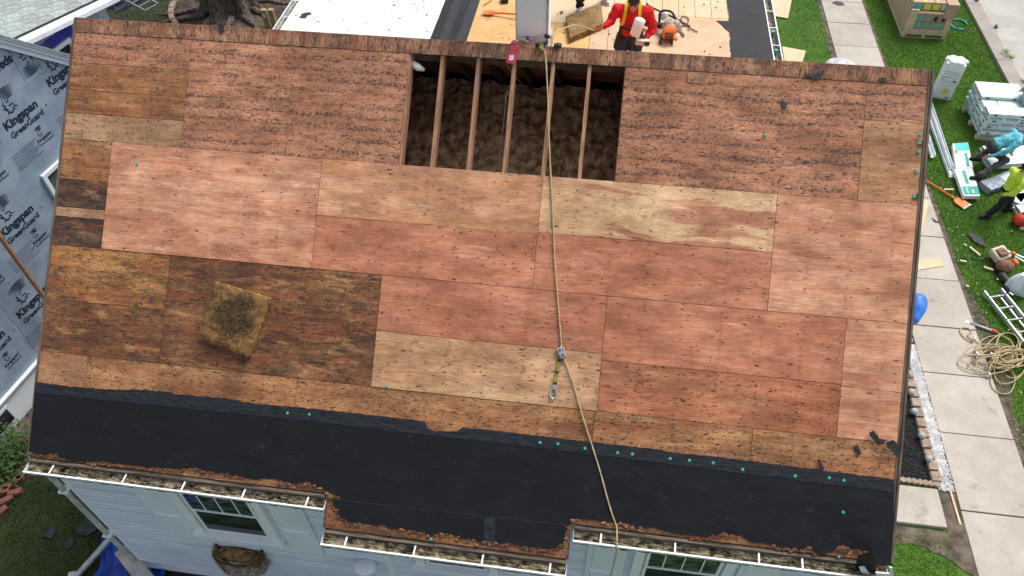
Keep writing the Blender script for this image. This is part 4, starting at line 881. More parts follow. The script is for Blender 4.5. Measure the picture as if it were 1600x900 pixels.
for k, (px, py, s) in enumerate([(140, 822, .22), (78, 835, .12), (108, 850, .10), (178, 848, .15)]):
    c = G(px, py, .02); p = [(c.x+s*r2.uniform(.6, 1.1)*math.cos(t), c.y+s*r2.uniform(.5, 1)*math.sin(t)) for t in [i*.7 for i in range(9)]]
    m = MB(); m.prism(p, .035, .045); single('shingle_scrap', m, MT['tar'], 'torn black shingle scrap on the dark grass, %s' % ['the largest, left of the downspout foot', 'leftmost and alone on the lawn', 'small, left of the grey pipe', 'beside the grey pipe top'][k], 'scrap', (c.x, c.y, 0), group='shingle scraps on the left lawn')
# hanging coir basket under the left window
bk = thing('wall_planter', 'brown coir lined wire basket hanging under the left window', 'planter', (1.83, -3.76, 1.25))
MT['coir'] = simple('coir_fibre', (.06, .032, .014, 1), (.34, .20, .09, 1), 14, .95, 1., (1, 1, 3), 8, bd=.03)
rows = []
for j in range(12):
    t = math.pi*j/11
    rows.append([(1.83-.33*math.cos(t)*(1-.12*i/7), -3.77-.26*math.sin(t)**.6*(1-.3*i/7)+.02*mnoise.noise(Vector((j*1.3, i*.9, 0))), 1.42-.30*i/7-.05*math.sin(j*1.7)*(i > 5)) for i in range(8)])
m = MB(); m.strip(rows); part('liner', m, MT['coir'], bk, smooth=True).modifiers.new('t', 'SOLIDIFY').thickness = .025
m = MB(); m.ell((1.83, -3.87, 1.38), (.30, .11, .05)); part('soil_fill', m, MT['coir'], bk, smooth=True)
m = MB(); m.tube([(1.83-.34*math.cos(math.pi*j/14), -3.77-.27*math.sin(math.pi*j/14)**.6, 1.43) for j in range(15)], .006, 6); m.tube([(1.49, -3.775, 1.43), (2.17, -3.775, 1.43)], .006, 6)
for j in range(1, 14, 2):
    x = 1.83-.34*math.cos(math.pi*j/14); m.tube([(x, -3.77-.28*math.sin(math.pi*j/14)**.6, 1.43), (1.83+(x-1.83)*.9, -3.77-.2*math.sin(math.pi*j/14)**.6, 1.12), (1.83+(x-1.83)*.8, -3.77, 1.08)], .004, 5)
part('wire_frame', m, MT['tar'], bk)
m = MB()
for k in range(2600):
    j = r2.random()*math.pi; x = 1.83-.33*math.cos(j); y = -3.77-.27*math.sin(j)**.6; z = r2.uniform(1.02, 1.42); d_ = Vector((r2.gauss(0, .02), r2.gauss(-.015, .015), r2.uniform(-.09, .01)))
    m.add([(x, y, z), (x+.006, y, z), (x+d_.x, y+d_.y, z+d_.z)], [(0, 1, 2)])
part('loose_fibre', m, MT['coir'], bk, kind='stuff')
# ------------------------------------------------------------------ things on the front roof
MT['rope'] = simple('tan_rope', (.30, .21, .10, 1), (.58, .46, .27, 1), 60, .85, .6, (1, 1, 3), 4)
MT['strap'] = simple('olive_webbing', (.17, .14, .03, 1), (.33, .28, .06, 1), 30, .8, .3)
MT['steel'] = simple('worn_steel', (.38, .40, .42, 1), (.62, .64, .66, 1), 20, .35, .1, metal=.7)
MT['black'] = simple('black_plastic', (.012, .012, .013, 1), (.03, .03, .032, 1), 12, .55, .1)
MT['orange'] = simple('orange_paint', (.62, .12, .02, 1), (.75, .20, .05, 1), 8, .5, .1)
MT['red'] = simple('faded_red_plate', (.42, .035, .05, 1), (.55, .08, .1, 1), 9, .55, .2)
MT['skin'] = simple('skin', (.36, .18, .11, 1), (.44, .235, .15, 1), 12, .6, .05)
MT['hair'] = simple('black_hair', (.008, .006, .005, 1), (.022, .016, .012, 1), 40, .7, .5)
def batt(name, label, corners, z0, thk, mats, seed, top_n, origin, F):
    """lumpy insulation slab from four corner points in frame F (x, y) lying at z0"""
    N = 34; c = [Vector((x, y, 0)) for x, y in corners]
    def P(i, j):
        s, t = i/N, j/N; return (c[0]*(1-s)+c[1]*s)*(1-t)+(c[3]*(1-s)+c[2]*s)*t
    def nz(p, f, k): return mnoise.fractal(Vector((p.x*f, p.y*f, seed+k)), 1, 2, 4)
    m = MB(); rows = []
    for j in range(N+1):
        r = []
        for i in range(N+1):
            p = P(i, j); e = min(i, j, N-i, N-j); ed = 1-math.exp(-e/1.2); q = Vector((p.x+.012*nz(p, 22, 3), p.y+.012*nz(p, 22, 5), z0+thk*(.82+.18*ed)+.013*nz(p, 13, 0)+.009*nz(p, 45, 1))); r.append(q)
        rows.append(r)
    m.cur = 0; m.strip(rows[::-1] if (c[1]-c[0]).cross(c[3]-c[0]).z < 0 else rows)
    m.cur = 1; edge = [rows[0][i] for i in range(N)] + [rows[j][N] for j in range(N)] + [rows[N][N-i] for i in range(N)] + [rows[N-j][0] for j in range(N)]
    E = []; K = 5
    for k in range(K+1):
        t = k/K; E.append([Vector((q.x+.008*nz(q, 30, 7+k), q.y+.008*nz(q, 30, 9+k), z0+(q.z-z0)*(1-t))) for q in edge]+[Vector((edge[0].x+.008*nz(edge[0], 30, 7+k), edge[0].y+.008*nz(edge[0], 30, 9+k), z0+(edge[0].z-z0)*(1-t)))])
    m.strip(E)
    o = part(name, m, mats, None, F=F, label=label, cat='insulation', smooth=True); r3 = random.Random(seed); k = MB()
    for _ in range(5200):
        s, t = r3.random(), r3.random()
        if r3.random() < .35: s, t = r3.choice(((0, t), (1, t), (s, 0), (s, 1)))
        i, j = min(N, int(s*N)), min(N, int(t*N)); q = rows[j][i]; q = P(s*N, t*N)+V0z(q.z); l = r3.uniform(.008, .03); a = r3.uniform(0, 6.3)
        k.add([q, q+Vector((.0016, .0012, 0)), q+Vector((l*math.cos(a), l*math.sin(a), r3.uniform(-.004, .014)))], [(0, 1, 2)])
    part('loose_fibre', k, mats[1], o, F=F, kind='stuff'); return o
V0z = lambda z: Vector((0, 0, z-.003))
def batt_mat(name, c1, c2, c3, ctr=None):
    t = NT(name, .95); a = t.noise(t.obj, 5, 8, .7); b = t.noise(t.obj, 34, 6, .8); c = t.mix(t.ss(t.math('ADD', t.math('MULTIPLY', a, .6), t.math('MULTIPLY', b, .4)), .38, .62), c1, c2)
    c = t.mix(t.ss(t.noise(t.obj, 11, 5, .7), .62, .7), c, c3)
    if ctr:
        ds = t.n('ShaderNodeVectorMath', operation='DISTANCE'); t.l(t.obj, ds.inputs[0]); ds.inputs[1].default_value = ctr
        rr_ = t.math('ADD', ds.outputs['Value'], t.math('MULTIPLY', t.math('SUBTRACT', a, .5), .5)); c = t.mix(t.math('MULTIPLY', t.ss(rr_, .16, .34, 1, 0), .85), c, t.mix(t.ss(b, .4, .62), (.012, .008, .005, 1), (.09, .055, .03, 1)))
    t.bump(t.math('ADD', a, b), 1., .02); return t.done(c)
MT['batt_dirty'] = batt_mat('dirty_batt_face', (.11, .06, .02, 1), (.30, .165, .06, 1), (.46, .28, .09, 1), ctr=(RF(372, 492)[0], -RF(372, 492)[1], .1))
MT['batt_edge'] = batt_mat('yellow_batt_edge', (.27, .15, .04, 1), (.48, .30, .085, 1), (.62, .42, .13, 1))
MT['batt_tan'] = batt_mat('tan_batt_face', (.17, .105, .04, 1), (.34, .22, .10, 1), (.42, .3, .15, 1))
cs = [RF(*p) for p in ((341, 440), (425, 466), (393, 556), (317, 525))]
batt('insulation_batt', 'square dirty yellow insulation batt lying on the dark stained boards at left', [(u, -v) for u, v in cs], .006, .10, [MT['batt_dirty'], MT['batt_edge']], 3, 0, None, FRP)
cs = [FL(*p) for p in ((884, 34), (938, 14), (942, 46), (890, 68))]
batt('insulation_batt', 'tan insulation batt lying on the pale roof boards left of the red shirted worker', cs, 0, .13, [MT['batt_tan'], MT['batt_dirty']], 8, 0, None, Matrix.Translation((0, 0, WZ+.002)))
# main rope
rp = [(846, 74), (850, 80), (853, 95), (856, 150), (857, 190), (859, 240), (862, 300), (865, 360), (867, 410), (871, 460), (875, 510), (879, 552), (886, 572), (896, 600), (905, 632), (916, 668), (927, 702), (938, 738), (948, 775), (956, 802), (963, 822)]
pts = []
for k, (x, y) in enumerate(rp):
    u, v = RF(x, y); pts.append(RW(u, v, .022))
y0, z0 = frontz(VE); e = pts[-1]
pts += [Vector((e.x+.01, y0-.05, z0+.012)), Vector((e.x+.02, y0-.165, z0-.035)), Vector((e.x+.025, y0-.185, z0-.12)), Vector((e.x+.02, y0-.19, z0-.8)), Vector((e.x-.02, y0-.2, z0-2.2)), Vector((e.x-.02, y0-.22, .02))]
def smooth_path(p, k=5):
    out = []
    for i in range(len(p)-1):
        a, b, c, d = p[max(i-1, 0)], p[i], p[i+1], p[min(i+2, len(p)-1)]
        for j in range(k): t = j/k; out.append(.5*((2*b)+(c-a)*t+(2*a-5*b+4*c-d)*t*t+(3*b-3*c+d-a)*t**3))
    return out+[p[-1]]
sp = smooth_path(pts); m = MB(); m.tube(sp, [.0085+.0012*math.sin(i*1.9) for i in range(len(sp))], 8)
single('safety_rope', m, MT['rope'], 'long tan safety rope running from the ridge down over the eave', 'rope', tuple(pts[0]), smooth=True)
# rope grab with webbing and hook
gu, gv = RF(877, 550); ga = thing('rope_grab', 'silver rope grab on the long rope with olive strap and snap hook', 'fall arrester', tuple(RW(gu, gv, .02)))
mk = lambda x, y, n=.03: RW(*RF(x, y), n)
def rpart(name, fn, mat, par, **k): m = MB(); fn(m); return part(name, m, mat, par, **k)
a, b = mk(873, 543), mk(881, 558); rpart('grab_body', lambda m: m.bar(a, b, .062, .035, NR), MT['steel'], ga, bevel=.006)
a, b = mk(880, 542, .045), mk(884, 556, .045); rpart('lever', lambda m: m.bar(a, b, .02, .02, NR), MT['steel'], ga, bevel=.004)
for t in (.25, .75): q = mk(873, 543, .048).lerp(mk(881, 558, .048), t); rpart('bolt', lambda m: m.cyl(q, q+NR*.01, .011), MT['black'], ga)
a, b = mk(875, 557, .02), mk(866, 606, .018); rpart('webbing', lambda m: m.bar(a, b, .036, .008, NR), MT['strap'], ga)
for t in (.12, .5, .85): q = a.lerp(b, t); d = (b-a).normalized(); rpart('stitching', lambda m: m.bar(q-d*.012, q+d*.012, .039, .011, NR), MT['black'], ga)
hk = [mk(*p, .022) for p in ((866, 604), (861, 610), (860, 619), (865, 623), (869, 616), (869, 609), (867, 605))]
rpart('snap_hook', lambda m: m.tube(smooth_path(hk), .009, 8, closed=False), MT['steel'], ga, smooth=True)
a, b = mk(866, 601, .024), mk(866, 608, .024); rpart('swivel', lambda m: m.bar(a, b, .04, .022, NR), MT['steel'], ga, bevel=.005)
# ridge anchor, red tag plate, chimney with strap
chm = thing('chimney', 'square white clad chimney rising just behind the ridge beside the red tag', 'chimney', (5.22, .48, GZ-.5))
rpart('stack', lambda m: m.box((5.055, .30, GZ-.45), (5.405, .66, GZ+1.5)), MT['white_board'], chm, bevel=.004)
rpart('flashing', lambda m: m.box((5.035, .27, GZ-.40), (5.425, .69, GZ-.18)), MT['dirty_metal'], chm, bevel=.004)
rpart('corner_trim', lambda m: (m.box((5.385, .292, GZ-.2), (5.412, .299, GZ+1.5)), m.box((5.048, .292, GZ-.2), (5.056, .299, GZ+1.5))), MT['dirty_metal'], chm)
rpart('cap', lambda m: m.box((5.02, .26, GZ+1.5), (5.44, .70, GZ+1.55)), MT['white_metal'], chm, bevel=.004)
y_ = .285
sw = [YP(x, yy, y_) for x, yy in ((824, 61), (855, 57))]
shk = thing('shock_absorber', 'grey shock absorber pack clipped across the white chimney base', 'safety gear', tuple(sw[0]))
rpart('pack', lambda m: m.bar(sw[0], sw[1], .03, .04, (0, 1, 0)), MT['dirty_metal'], shk, bevel=.006)
for s_ in (0, 1): q = sw[s_]; rpart('end_sleeve', lambda m: m.cap(q-Vector((.012, 0, 0)), q+Vector((.012, 0, 0)), .026, .024), MT['black'], shk, smooth=True)
rpart('snap_hook', lambda m: m.tube(smooth_path([YP(*p, .26) for p in ((823, 61), (815, 60), (811, 65), (816, 71), (823, 67))]), .012, 8), MT['steel'], shk, smooth=True)
rpart('grip', lambda m: m.bar(YP(812, 63, .25), YP(826, 68, .2), .06, .03, (0, 1, 0)), MT['steel'], shk, bevel=.008)
tg = thing('anchor_plate', 'red anchor plate with white print hanging over the ridge onto the rafters', 'roof anchor', tuple(mk(800, 84)))
a, b = mk(806, 68, .02), mk(798, 101, .02)
rpart('plate', lambda m: m.bar(a, b, .105, .012, NR), MT['red'], tg, bevel=.02)
rpart('label_print', lambda m: [m.bar(mk(x0, y0, .029), mk(x1, y1, .029), .018, .001, NR) for x0, y0, x1, y1 in ((797, 88, 799, 93), (800, 88, 803, 91), (796, 93, 800, 95), (802, 92, 801, 95), (797, 90, 803, 89))], MT['paper_white'], tg)
rpart('ring', lambda m: m.tube([mk(806, 68, .03)+Vector((.03*math.cos(t), .0, .03*math.sin(t))) for t in [i*.6 for i in range(11)]], .008, 6), MT['steel'], tg, smooth=True)
rpart('back_strap', lambda m: m.bar(mk(806, 69, .02), Vector((5.07, .02, GZ+.03)), .06, .01, (0, 0, 1)), MT['red'], tg)
rpart('shackle', lambda m: (m.cap(Vector((5.33, -.03, GZ+.03)), Vector((5.38, -.0, GZ+.03)), .03, .03), m.cap(Vector((5.40, -.0, GZ+.03)), Vector((5.42, .02, GZ+.04)), .022, .02)), MT['black'], tg, smooth=True)
kn = [pts[0]+Vector((.018*math.cos(t)*(1+.2*t/6), -.01*t*.6, .02*math.sin(t)+.01)) for t in [i*.7 for i in range(22)]]
m = MB(); m.tube(kn, .011, 7); single('rope_knot', m, MT['strap'], 'knotted end of the long rope where it is tied at the ridge', 'knot', tuple(pts[0]), smooth=True)
q = YP(871, 73, 0); m = MB(); m.prism(rag([(q.x-.04, -.02), (q.x+.04, -.02), (q.x+.05, .02), (q.x, .04), (q.x-.04, .02), (q.x-.04, -.02)], .03, .005, 3)[:-1], GZ+.006, GZ+.03); single('tar_scrap', m, MT['tar'], 'small brown black scrap sitting on the ridge right of the rope', 'scrap', tuple(q))
# scraps of old membrane on the boards
def scrap(pxs, label, n=.010, th=.004, mat='tar', step=.03, amp=.006, curl=0, seed=0):
    P = [RF(*p) for p in pxs]; P = rag([(u, -v) for u, v in P]+[(P[0][0], -P[0][1])], step, amp, seed)[:-1]; m = MB(); m.prism(P, n, n+th)
    if curl: m.v = [(x, y, z+curl*abs(math.sin((x*7+y*5)))) for x, y, z in m.v]
    c = RW(P[0][0], -P[0][1]); return part('membrane_scrap', m, MT[mat], None, F=FRP, label=label, cat='scrap')
scrap([(1356, 676), (1362, 671), (1372, 684), (1381, 686), (1388, 685), (1380, 690), (1370, 695), (1364, 688)], 'torn black membrane scrap curling beside the lower right roof edge', curl=.03, seed=1)
scrap([(1381, 688), (1392, 686), (1400, 693), (1402, 705), (1397, 713), (1390, 702), (1382, 697)], 'grey folded membrane flap hanging over the lower right roof edge', mat='selvage', curl=.05, seed=2, n=.016)
scrap([(1333, 697), (1340, 696), (1346, 709), (1338, 711)], 'short dark strip on the boards left of the curling scrap', seed=3, amp=.002)
scrap([(1276, 718), (1280, 716), (1287, 732), (1282, 736)], 'short dark strip sticking up out of the black membrane lap', seed=4, n=.016, amp=.002)
scrap([(1255, 118), (1262, 116), (1270, 120), (1280, 110), (1287, 110), (1286, 116), (1278, 126), (1266, 122)], 'forked black scrap near the ridge at upper right', seed=5)
scrap([(1371, 124), (1377, 122), (1384, 123), (1383, 128), (1374, 128)], 'tiny black scrap right of the forked one near the ridge', seed=6, step=.015)
scrap([(1218, 158), (1223, 158), (1230, 163), (1229, 170), (1224, 171)], 'small dark scrap on the old boards below the forked scrap', seed=7, step=.02)
scrap([(341, 40), (346, 38), (352, 42), (350, 50), (347, 52)], 'black tar flap folded over the ridge in front of the tree', seed=8, n=.014)
scrap([(1434, 224), (1442, 222), (1441, 228)], 'black tatter on the right roof edge by the green nails', seed=9, step=.02)
scrap([(1426, 305), (1434, 303), (1434, 311), (1428, 312)], 'black tatter under the lowest green nail of the right edge', seed=10, step=.02)
scrap([(1306, 855), (1316, 850), (1330, 857), (1322, 866), (1310, 862)], 'curled brown tar tongue at the torn lower right eave', seed=11, mat='black_wood', curl=.02, n=.014)
scrap([(1306, 682), (1312, 681), (1311, 687)], 'tiny dark chip near the lower right boards seam', seed=12, step=.02) if False else None
for k, (x, y) in enumerate([(1099, 122)]):
    scrap([(1075, 114), (1102, 114), (1097, 132), (1074, 129)], 'pale peeled veneer patch on the old boards right of the opening', mat='old_tan', seed=13, th=.002, n=.006)
for k, (pp, lb) in enumerate([([(1342, 885), (1350, 884), (1360, 898), (1352, 905)], 'twisted white flashing strip dangling at the lower right eave corner'), ([(1368, 893), (1391, 895), (1389, 884), (1394, 886), (1396, 897), (1390, 903), (1370, 900)], 'bent white metal end piece hanging off the lower right corner')]):
    P = [YP(x, y, -3.95-.02*k) for x, y in pp]; m = MB(); n_ = len(P); off = Vector((0, -.012, 0)); m.add(P+[p+off for p in P], [tuple(range(n_)), tuple(range(2*n_-1, n_-1, -1))]+[(i, (i+1) % n_, (i+1) % n_+n_, i+n_) for i in range(n_)]); single('metal_strip', m, MT['white_metal'], lb, 'flashing', tuple(P[0]))
m = MB(); P = [(1340, 868), (1362, 862), (1372, 878), (1366, 898), (1345, 905), (1336, 888)]; Q = [YP(x, y, -3.93) for x, y in P]; off = Vector((0, -.01, 0)); m.add(Q+[p+off for p in Q], [tuple(range(6)), tuple(range(11, 5, -1))]+[(i, (i+1) % 6, (i+1) % 6+6, i+6) for i in range(6)]); single('membrane_flap', m, MT['membrane'], 'black membrane flap folded down over the right end of the eave', 'membrane', tuple(Q[0]))
# white vent elbow and loose cable inside the attic
_u, _v = RF(648, 99); o = RW(_u, _v, -.10); m = MB(); m.tube([o+Vector((-.09, .03, .03)), o+Vector((.02, -.005, -.01)), o+Vector((.09, -.02, -.03))], [.04, .042, .014], 12); single('vent_pipe', m, MT['paper_white'], 'white pipe end glimpsed in the upper left corner of the roof opening', 'pipe', tuple(o), smooth=True)
cb = [hit(x, y, (0, 0, 1), AZ+.25+.3*k) for k, (x, y) in enumerate([(776, 268), (780, 240), (786, 200)])] + [hit(x, y, NR, NR.dot(Vector((0, 0, GZ-.2)))) for x, y in ((790, 160), (793, 142), (796, 150))]
m = MB(); m.tube(smooth_path(cb), .006, 6); single('loose_cable', m, simple('pale_grey_cable', (.25, .26, .23, 1), (.35, .36, .33, 1), 9, .6, .1), 'thin grey cable hanging beside the middle rafter inside the opening', 'cable', tuple(cb[0]), smooth=True)
r2 = random.Random(77); m = MB()
for k in range(22):
    x, y = r2.uniform(4.0, 6.2), r2.uniform(-.9, .8); a = r2.uniform(0, 3.1); l = r2.uniform(.05, .25); m.bar((x-l/2*math.cos(a), y-l/2*math.sin(a), AZ+.06+r2.uniform(0, .05)), (x+l/2*math.cos(a), y+l/2*math.sin(a), AZ+.08+r2.uniform(0, .05)), .012, .008)
part('wood_splinters', m, MT['rafter'], kind='stuff')
# ------------------------------------------------------------------ things on the flat rear roof
def on_flat(px, py, z=0): return G(px, py, WZ+z)
def shovel(name, label, a, b, wd=.2, hl=.32, teeth=True, group=None):
    a = Vector(a); b = Vector(b); d = (b-a).normalized(); sd = d.cross(Vector((0, 0, 1))).normalized(); t = thing(name, label, 'shovel', tuple(b), group=group)
    rpart('handle', lambda m: m.tube([a, b], .018, 8), MT['orange'], t, smooth=True)
    rpart('grip', lambda m: (m.bar(a-d*.12-sd*.055, a-d*.12+sd*.055, .03, .03), m.bar(a-d*.12-sd*.05, a, .02, .02), m.bar(a-d*.12+sd*.05, a, .02, .02)), MT['orange'], t)
    def blade(m):
        z = Vector((0, 0, .012)); p = [b+sd*wd*.3, b-sd*wd*.3, b+d*.08-sd*wd*.5, b+d*hl-sd*wd*.5+Vector((0, 0, -.01))]
        q = [b+d*hl+sd*wd*.5+Vector((0, 0, -.01)), b+d*.08+sd*wd*.5]
        P = p+q; n = len(P); m.add([x+z for x in P]+[x for x in P], [tuple(range(n)), tuple(range(2*n-1, n-1, -1))]+[(i, i+n, (i+1) % n+n, (i+1) % n) for i in range(n)])
    rpart('blade', blade, MT['orange'], t)
    rpart('socket', lambda m: m.bar(b-d*.1, b+d*.1, .04, .035), MT['orange'], t, bevel=.005)
    if teeth:
        for i in range(5): rpart('tooth', lambda m: m.bar(b+d*(hl-.0)+sd*wd*(-.44+.22*i), b+d*(hl+.035)+sd*wd*(-.44+.22*i), .022, .008), MT['steel'], t)
    return t
shovel('roofing_shovel', 'orange roofing shovel on the strand board left of the white chimney', on_flat(840, 24, .12), on_flat(772, 20, .05), .17, .2)
shovel('roofing_shovel', 'orange tear off shovel lying on the lawn beside the sidewalk', G(1446, 281, .06), G(1493, 311, .05), .24, .27)
bl = on_flat(1042, 62); bz = WZ
blw = thing('leaf_blower', 'orange and grey petrol leaf blower on the boards right of the worker', 'leaf blower', tuple(bl))
V = Vector
rpart('engine_cover', lambda m: m.cap(bl+V((.0, -.05, .16)), bl+V((.04, .0, .2)), .12, .11), MT['orange'], blw, smooth=True)
rpart('fan_housing', lambda m: (m.ell(bl+V((.05, .17, .16)), (.17, .13, .15)), m.ell(bl+V((.12, .15, .24)), (.09, .09, .07))), simple('grey_plastic', (.2, .2, .2, 1), (.42, .42, .41, 1), 14, .5, .2), blw, smooth=True)
rpart('starter_grille', lambda m: [m.obox(bl+V((.02, -.165, .10+.03*i)), (.15, .012, .012)) for i in range(5)], MT['black'], blw)
rpart('nozzle', lambda m: m.tube([bl+V((-.08, .22, .14)), bl+V((-.35, .33, .11)), bl+V((-.6, .4, .08))], [.06, .05, .045], 14), MT['black'], blw, smooth=True)
rpart('handle', lambda m: m.tube(smooth_path([bl+V((-.16, .30, .16)), bl+V((-.16, .36, .34)), bl+V((.02, .34, .37)), bl+V((.12, .2, .3))]), .022, 8), MT['black'], blw, smooth=True)
rpart('filter_cover', lambda m: m.ell(bl+V((-.1, .42, .24)), (.09, .06, .09)), MT['paper_white'], blw, smooth=True)
for s_ in (-1, 1): rpart('foot', lambda m: m.bar(bl+V((s_*.11-.02, -.18, .03)), bl+V((s_*.1, .1, .05)), .03, .06), MT['black'], blw, bevel=.006)
rpart('fuel_cap', lambda m: m.cyl(bl+V((.1, -.13, .12)), bl+V((.15, -.19, .12)), .03), MT['orange'], blw)
m = MB(); m.tube(smooth_path([on_flat(x, y, .015) for x, y in ((1010, 5), (1020, 12), (1043, 22), (1058, 30), (1078, 41))]), .012, 7); single('air_hose', m, MT['black'], 'thin black air hose running diagonally over the pale rear boards', 'hose', tuple(on_flat(1043, 22)), smooth=True)
m = MB(); m.tube(smooth_path([on_flat(x, y, .02) for x, y in ((1046, 45), (1058, 42), (1071, 39), (1076, 30), (1068, 25), (1064, 31), (1072, 40), (1090, 50))]), .010, 7); single('looped_cord', m, MT['weathered'], 'brown looped cord lying behind the leaf blower', 'cord', tuple(on_flat(1071, 39)), smooth=True)
for k, (pp, lb, mt) in enumerate([([(468, 28), (474, 21), (484, 20), (487, 23), (480, 24), (477, 29)], 'black scrap on the white membrane near its left gutter', 'tar'), ([(1058, 46), (1062, 44), (1070, 57), (1067, 60)], 'dark offcut on the pink boards right of the blower', 'weathered'), ([(874, 20), (879, 17), (880, 20), (876, 23)], 'small dark offcut between chimney and tan batt', 'weathered')]):
    p = rag([on_flat(*q)[:2] for q in pp]+[on_flat(*pp[0])[:2]], .05, .01, k)[:-1]; m = MB(); m.prism([tuple(x) for x in p], WZ+.004, WZ+.014); single('offcut', m, MT[mt], lb, 'scrap', tuple(on_flat(*pp[0])))
r2 = random.Random(31); m = MB()
for k in range(260):
    x, y = (r2.uniform(-.05, 2.7) if k < 110 else r2.uniform(3.5, 8.2)), r2.uniform(3.9, 11); s = r2.uniform(.008, .03); m.obox((x, y, WZ+.006), (s*1.6, s, .006), r2.uniform(0, 3))
part('roof_debris', m, MT['weathered'], kind='stuff')
dr = thing('hand_tool', 'black and grey hand tool on the strand board near the top of the frame', 'tool', tuple(on_flat(788, 3)))
c = on_flat(788, 3); rpart('tool_body', lambda m: m.obox(c+V((0, 0, .05)), (.13, .16, .09), .4), MT['black'], dr, bevel=.012); rpart('tool_plate', lambda m: m.obox(c+V((0, 0, .1)), (.08, .1, .01), .4), MT['steel'], dr); rpart('tool_handle', lambda m: m.obox(c+V((.02, .18, .04)), (.04, .25, .04), .3), MT['black'], dr, bevel=.01)
m = MB(); a, b = on_flat(756, 8, .02), on_flat(768, 0, .02); m.bar(a, b, .02, .015); single('pry_bar', m, MT['orange'], 'thin reddish bar on the strand board left of the black tool', 'bar', tuple(a))
# ------------------------------------------------------------------ lawn and sidewalk things, right side
TEAL = simple('teal_wrapper_print', (.0, .22, .17, 1), (.01, .34, .27, 1), 9, .45, .1); TEAL2 = simple('bright_teal_print', (.02, .42, .36, 1), (.05, .52, .45, 1), 9, .45, .1)
MINT = simple('pale_mint_wrapper', (.42, .60, .55, 1), (.60, .72, .69, 1), 10, .4, .3, vary=.12); WRAP = simple('glossy_white_wrapper', (.64, .68, .69, 1), (.78, .80, .81, 1), 10, .3, .4, vary=.08)
GREYW = simple('grey_shingle_wrap', (.16, .19, .24, 1), (.36, .40, .46, 1), 14, .4, .3)
CARD = simple('brown_cardboard', (.38, .27, .18, 1), (.46, .335, .23, 1), 5, .85, .15, vary=.08); PINEW = simple('pale_pine_board', (.52, .39, .25, 1), (.62, .49, .33, 1), 3, .8, .3, (2, 12, 2), vary=.08)
YEL = simple('yellow_print', (.62, .55, .03, 1), (.72, .66, .08, 1), 9, .6, 0)
# crate of cartons on a pallet
cr = thing('cardboard_crate', 'large cardboard and timber crate of teal labelled cartons on a pallet', 'crate', (14.65, 13.9, 0))
X0, X1, Y0, Y1, ZT = 14.08, 15.22, 13.02, 15.5, .98
for z in (.0, .10):
    for yy in (Y0, (Y0+Y1)/2-.05, Y1-.1): rpart('pallet_board', lambda m: m.box((X0, yy, z), (X1, yy+.1, z+.022)), PINEW, cr)
for xx in (X0, (X0+X1)/2-.045, X1-.09): rpart('pallet_runner', lambda m: m.box((xx, Y0+.002, .022), (xx+.09, Y1, .10)), PINEW, cr)
for i in range(3):
    yy = Y0+.12+(Y1-Y0-.12)*i/3; rpart('carton', lambda m: m.box((X0+.01, yy, .125), (X1-.01, yy+(Y1-Y0-.12)/3-.012, .72+.0*i)), CARD, cr, bevel=.012)
    for s_ in (0, 1): rpart('carton', lambda m: m.box((X0+.01+s_*.56, yy, .725), (X0+.56+s_*.56, yy+(Y1-Y0-.12)/3-.012, ZT)), CARD, cr, bevel=.012)
fr = [((X0, .122), (X1, .26)), ((X0, .262), (X0+.2, .82)), ((X1-.16, .262), (X1, .6)), ((X0+.2, .70), (X1-.16, .76))]
for a, b in fr: rpart('front_board', lambda m: m.box((a[0], Y0, a[1]), (b[0], Y0+.05, b[1])), PINEW, cr, bevel=.004)
rr = random.Random(2)
def labelled(x, z, w_, h_, mt): 
    o = rpart('inner_carton', lambda m: m.box((x, Y0+.03, z), (x+w_, Y0+.11, z+h_)), CARD, cr)
    rpart('label_patch', lambda m: m.box((x+.05, Y0+.022, z+.03), (x+w_-.05, Y0+.029, z+h_-.03)), mt, o)
for i in range(4): labelled(X0+.21+.2*i, .27, .19, .19, TEAL2)
for i in range(4): labelled(X0+.21+.2*i, .48, .19, .19, [TEAL2, GREYW, MT['black'], MT['black']][i])
for i, (mt) in enumerate((TEAL2, YEL, YEL, MINT)): 
    rpart('label_patch', lambda m: m.box((X0+.08+.23*i, Y0+.10, .79), (X0+.25+.23*i, Y0+.118, .93)), mt, cr)
for xx in (.3, .62, .9):
    rpart('paper_strip', lambda m: m.box((X0+xx, Y0+.12, ZT+.001), (X0+xx+.04, Y1, ZT+.006)), YEL if xx == .3 else PINEW, cr)
rpart('corner_carton', lambda m: m.box((X1-.28, Y0-.01, .60), (X1+.02, Y0+.35, ZT+.03)), CARD, cr, bevel=.01)
m = MB(); c = G(1498, 38, .03); m.tube([c+V((.22*math.cos(t), .30*math.sin(t), .015*math.sin(3*t))) for t in [i*.35 for i in range(15)]], .026, 8); single('teal_strap', m, simple('teal_strap_plastic', (.0, .30, .38, 1), (.01, .42, .5, 1), 8, .4, .1), 'loop of teal strapping on the grass right of the cardboard crate', 'strap', tuple(c), smooth=True)
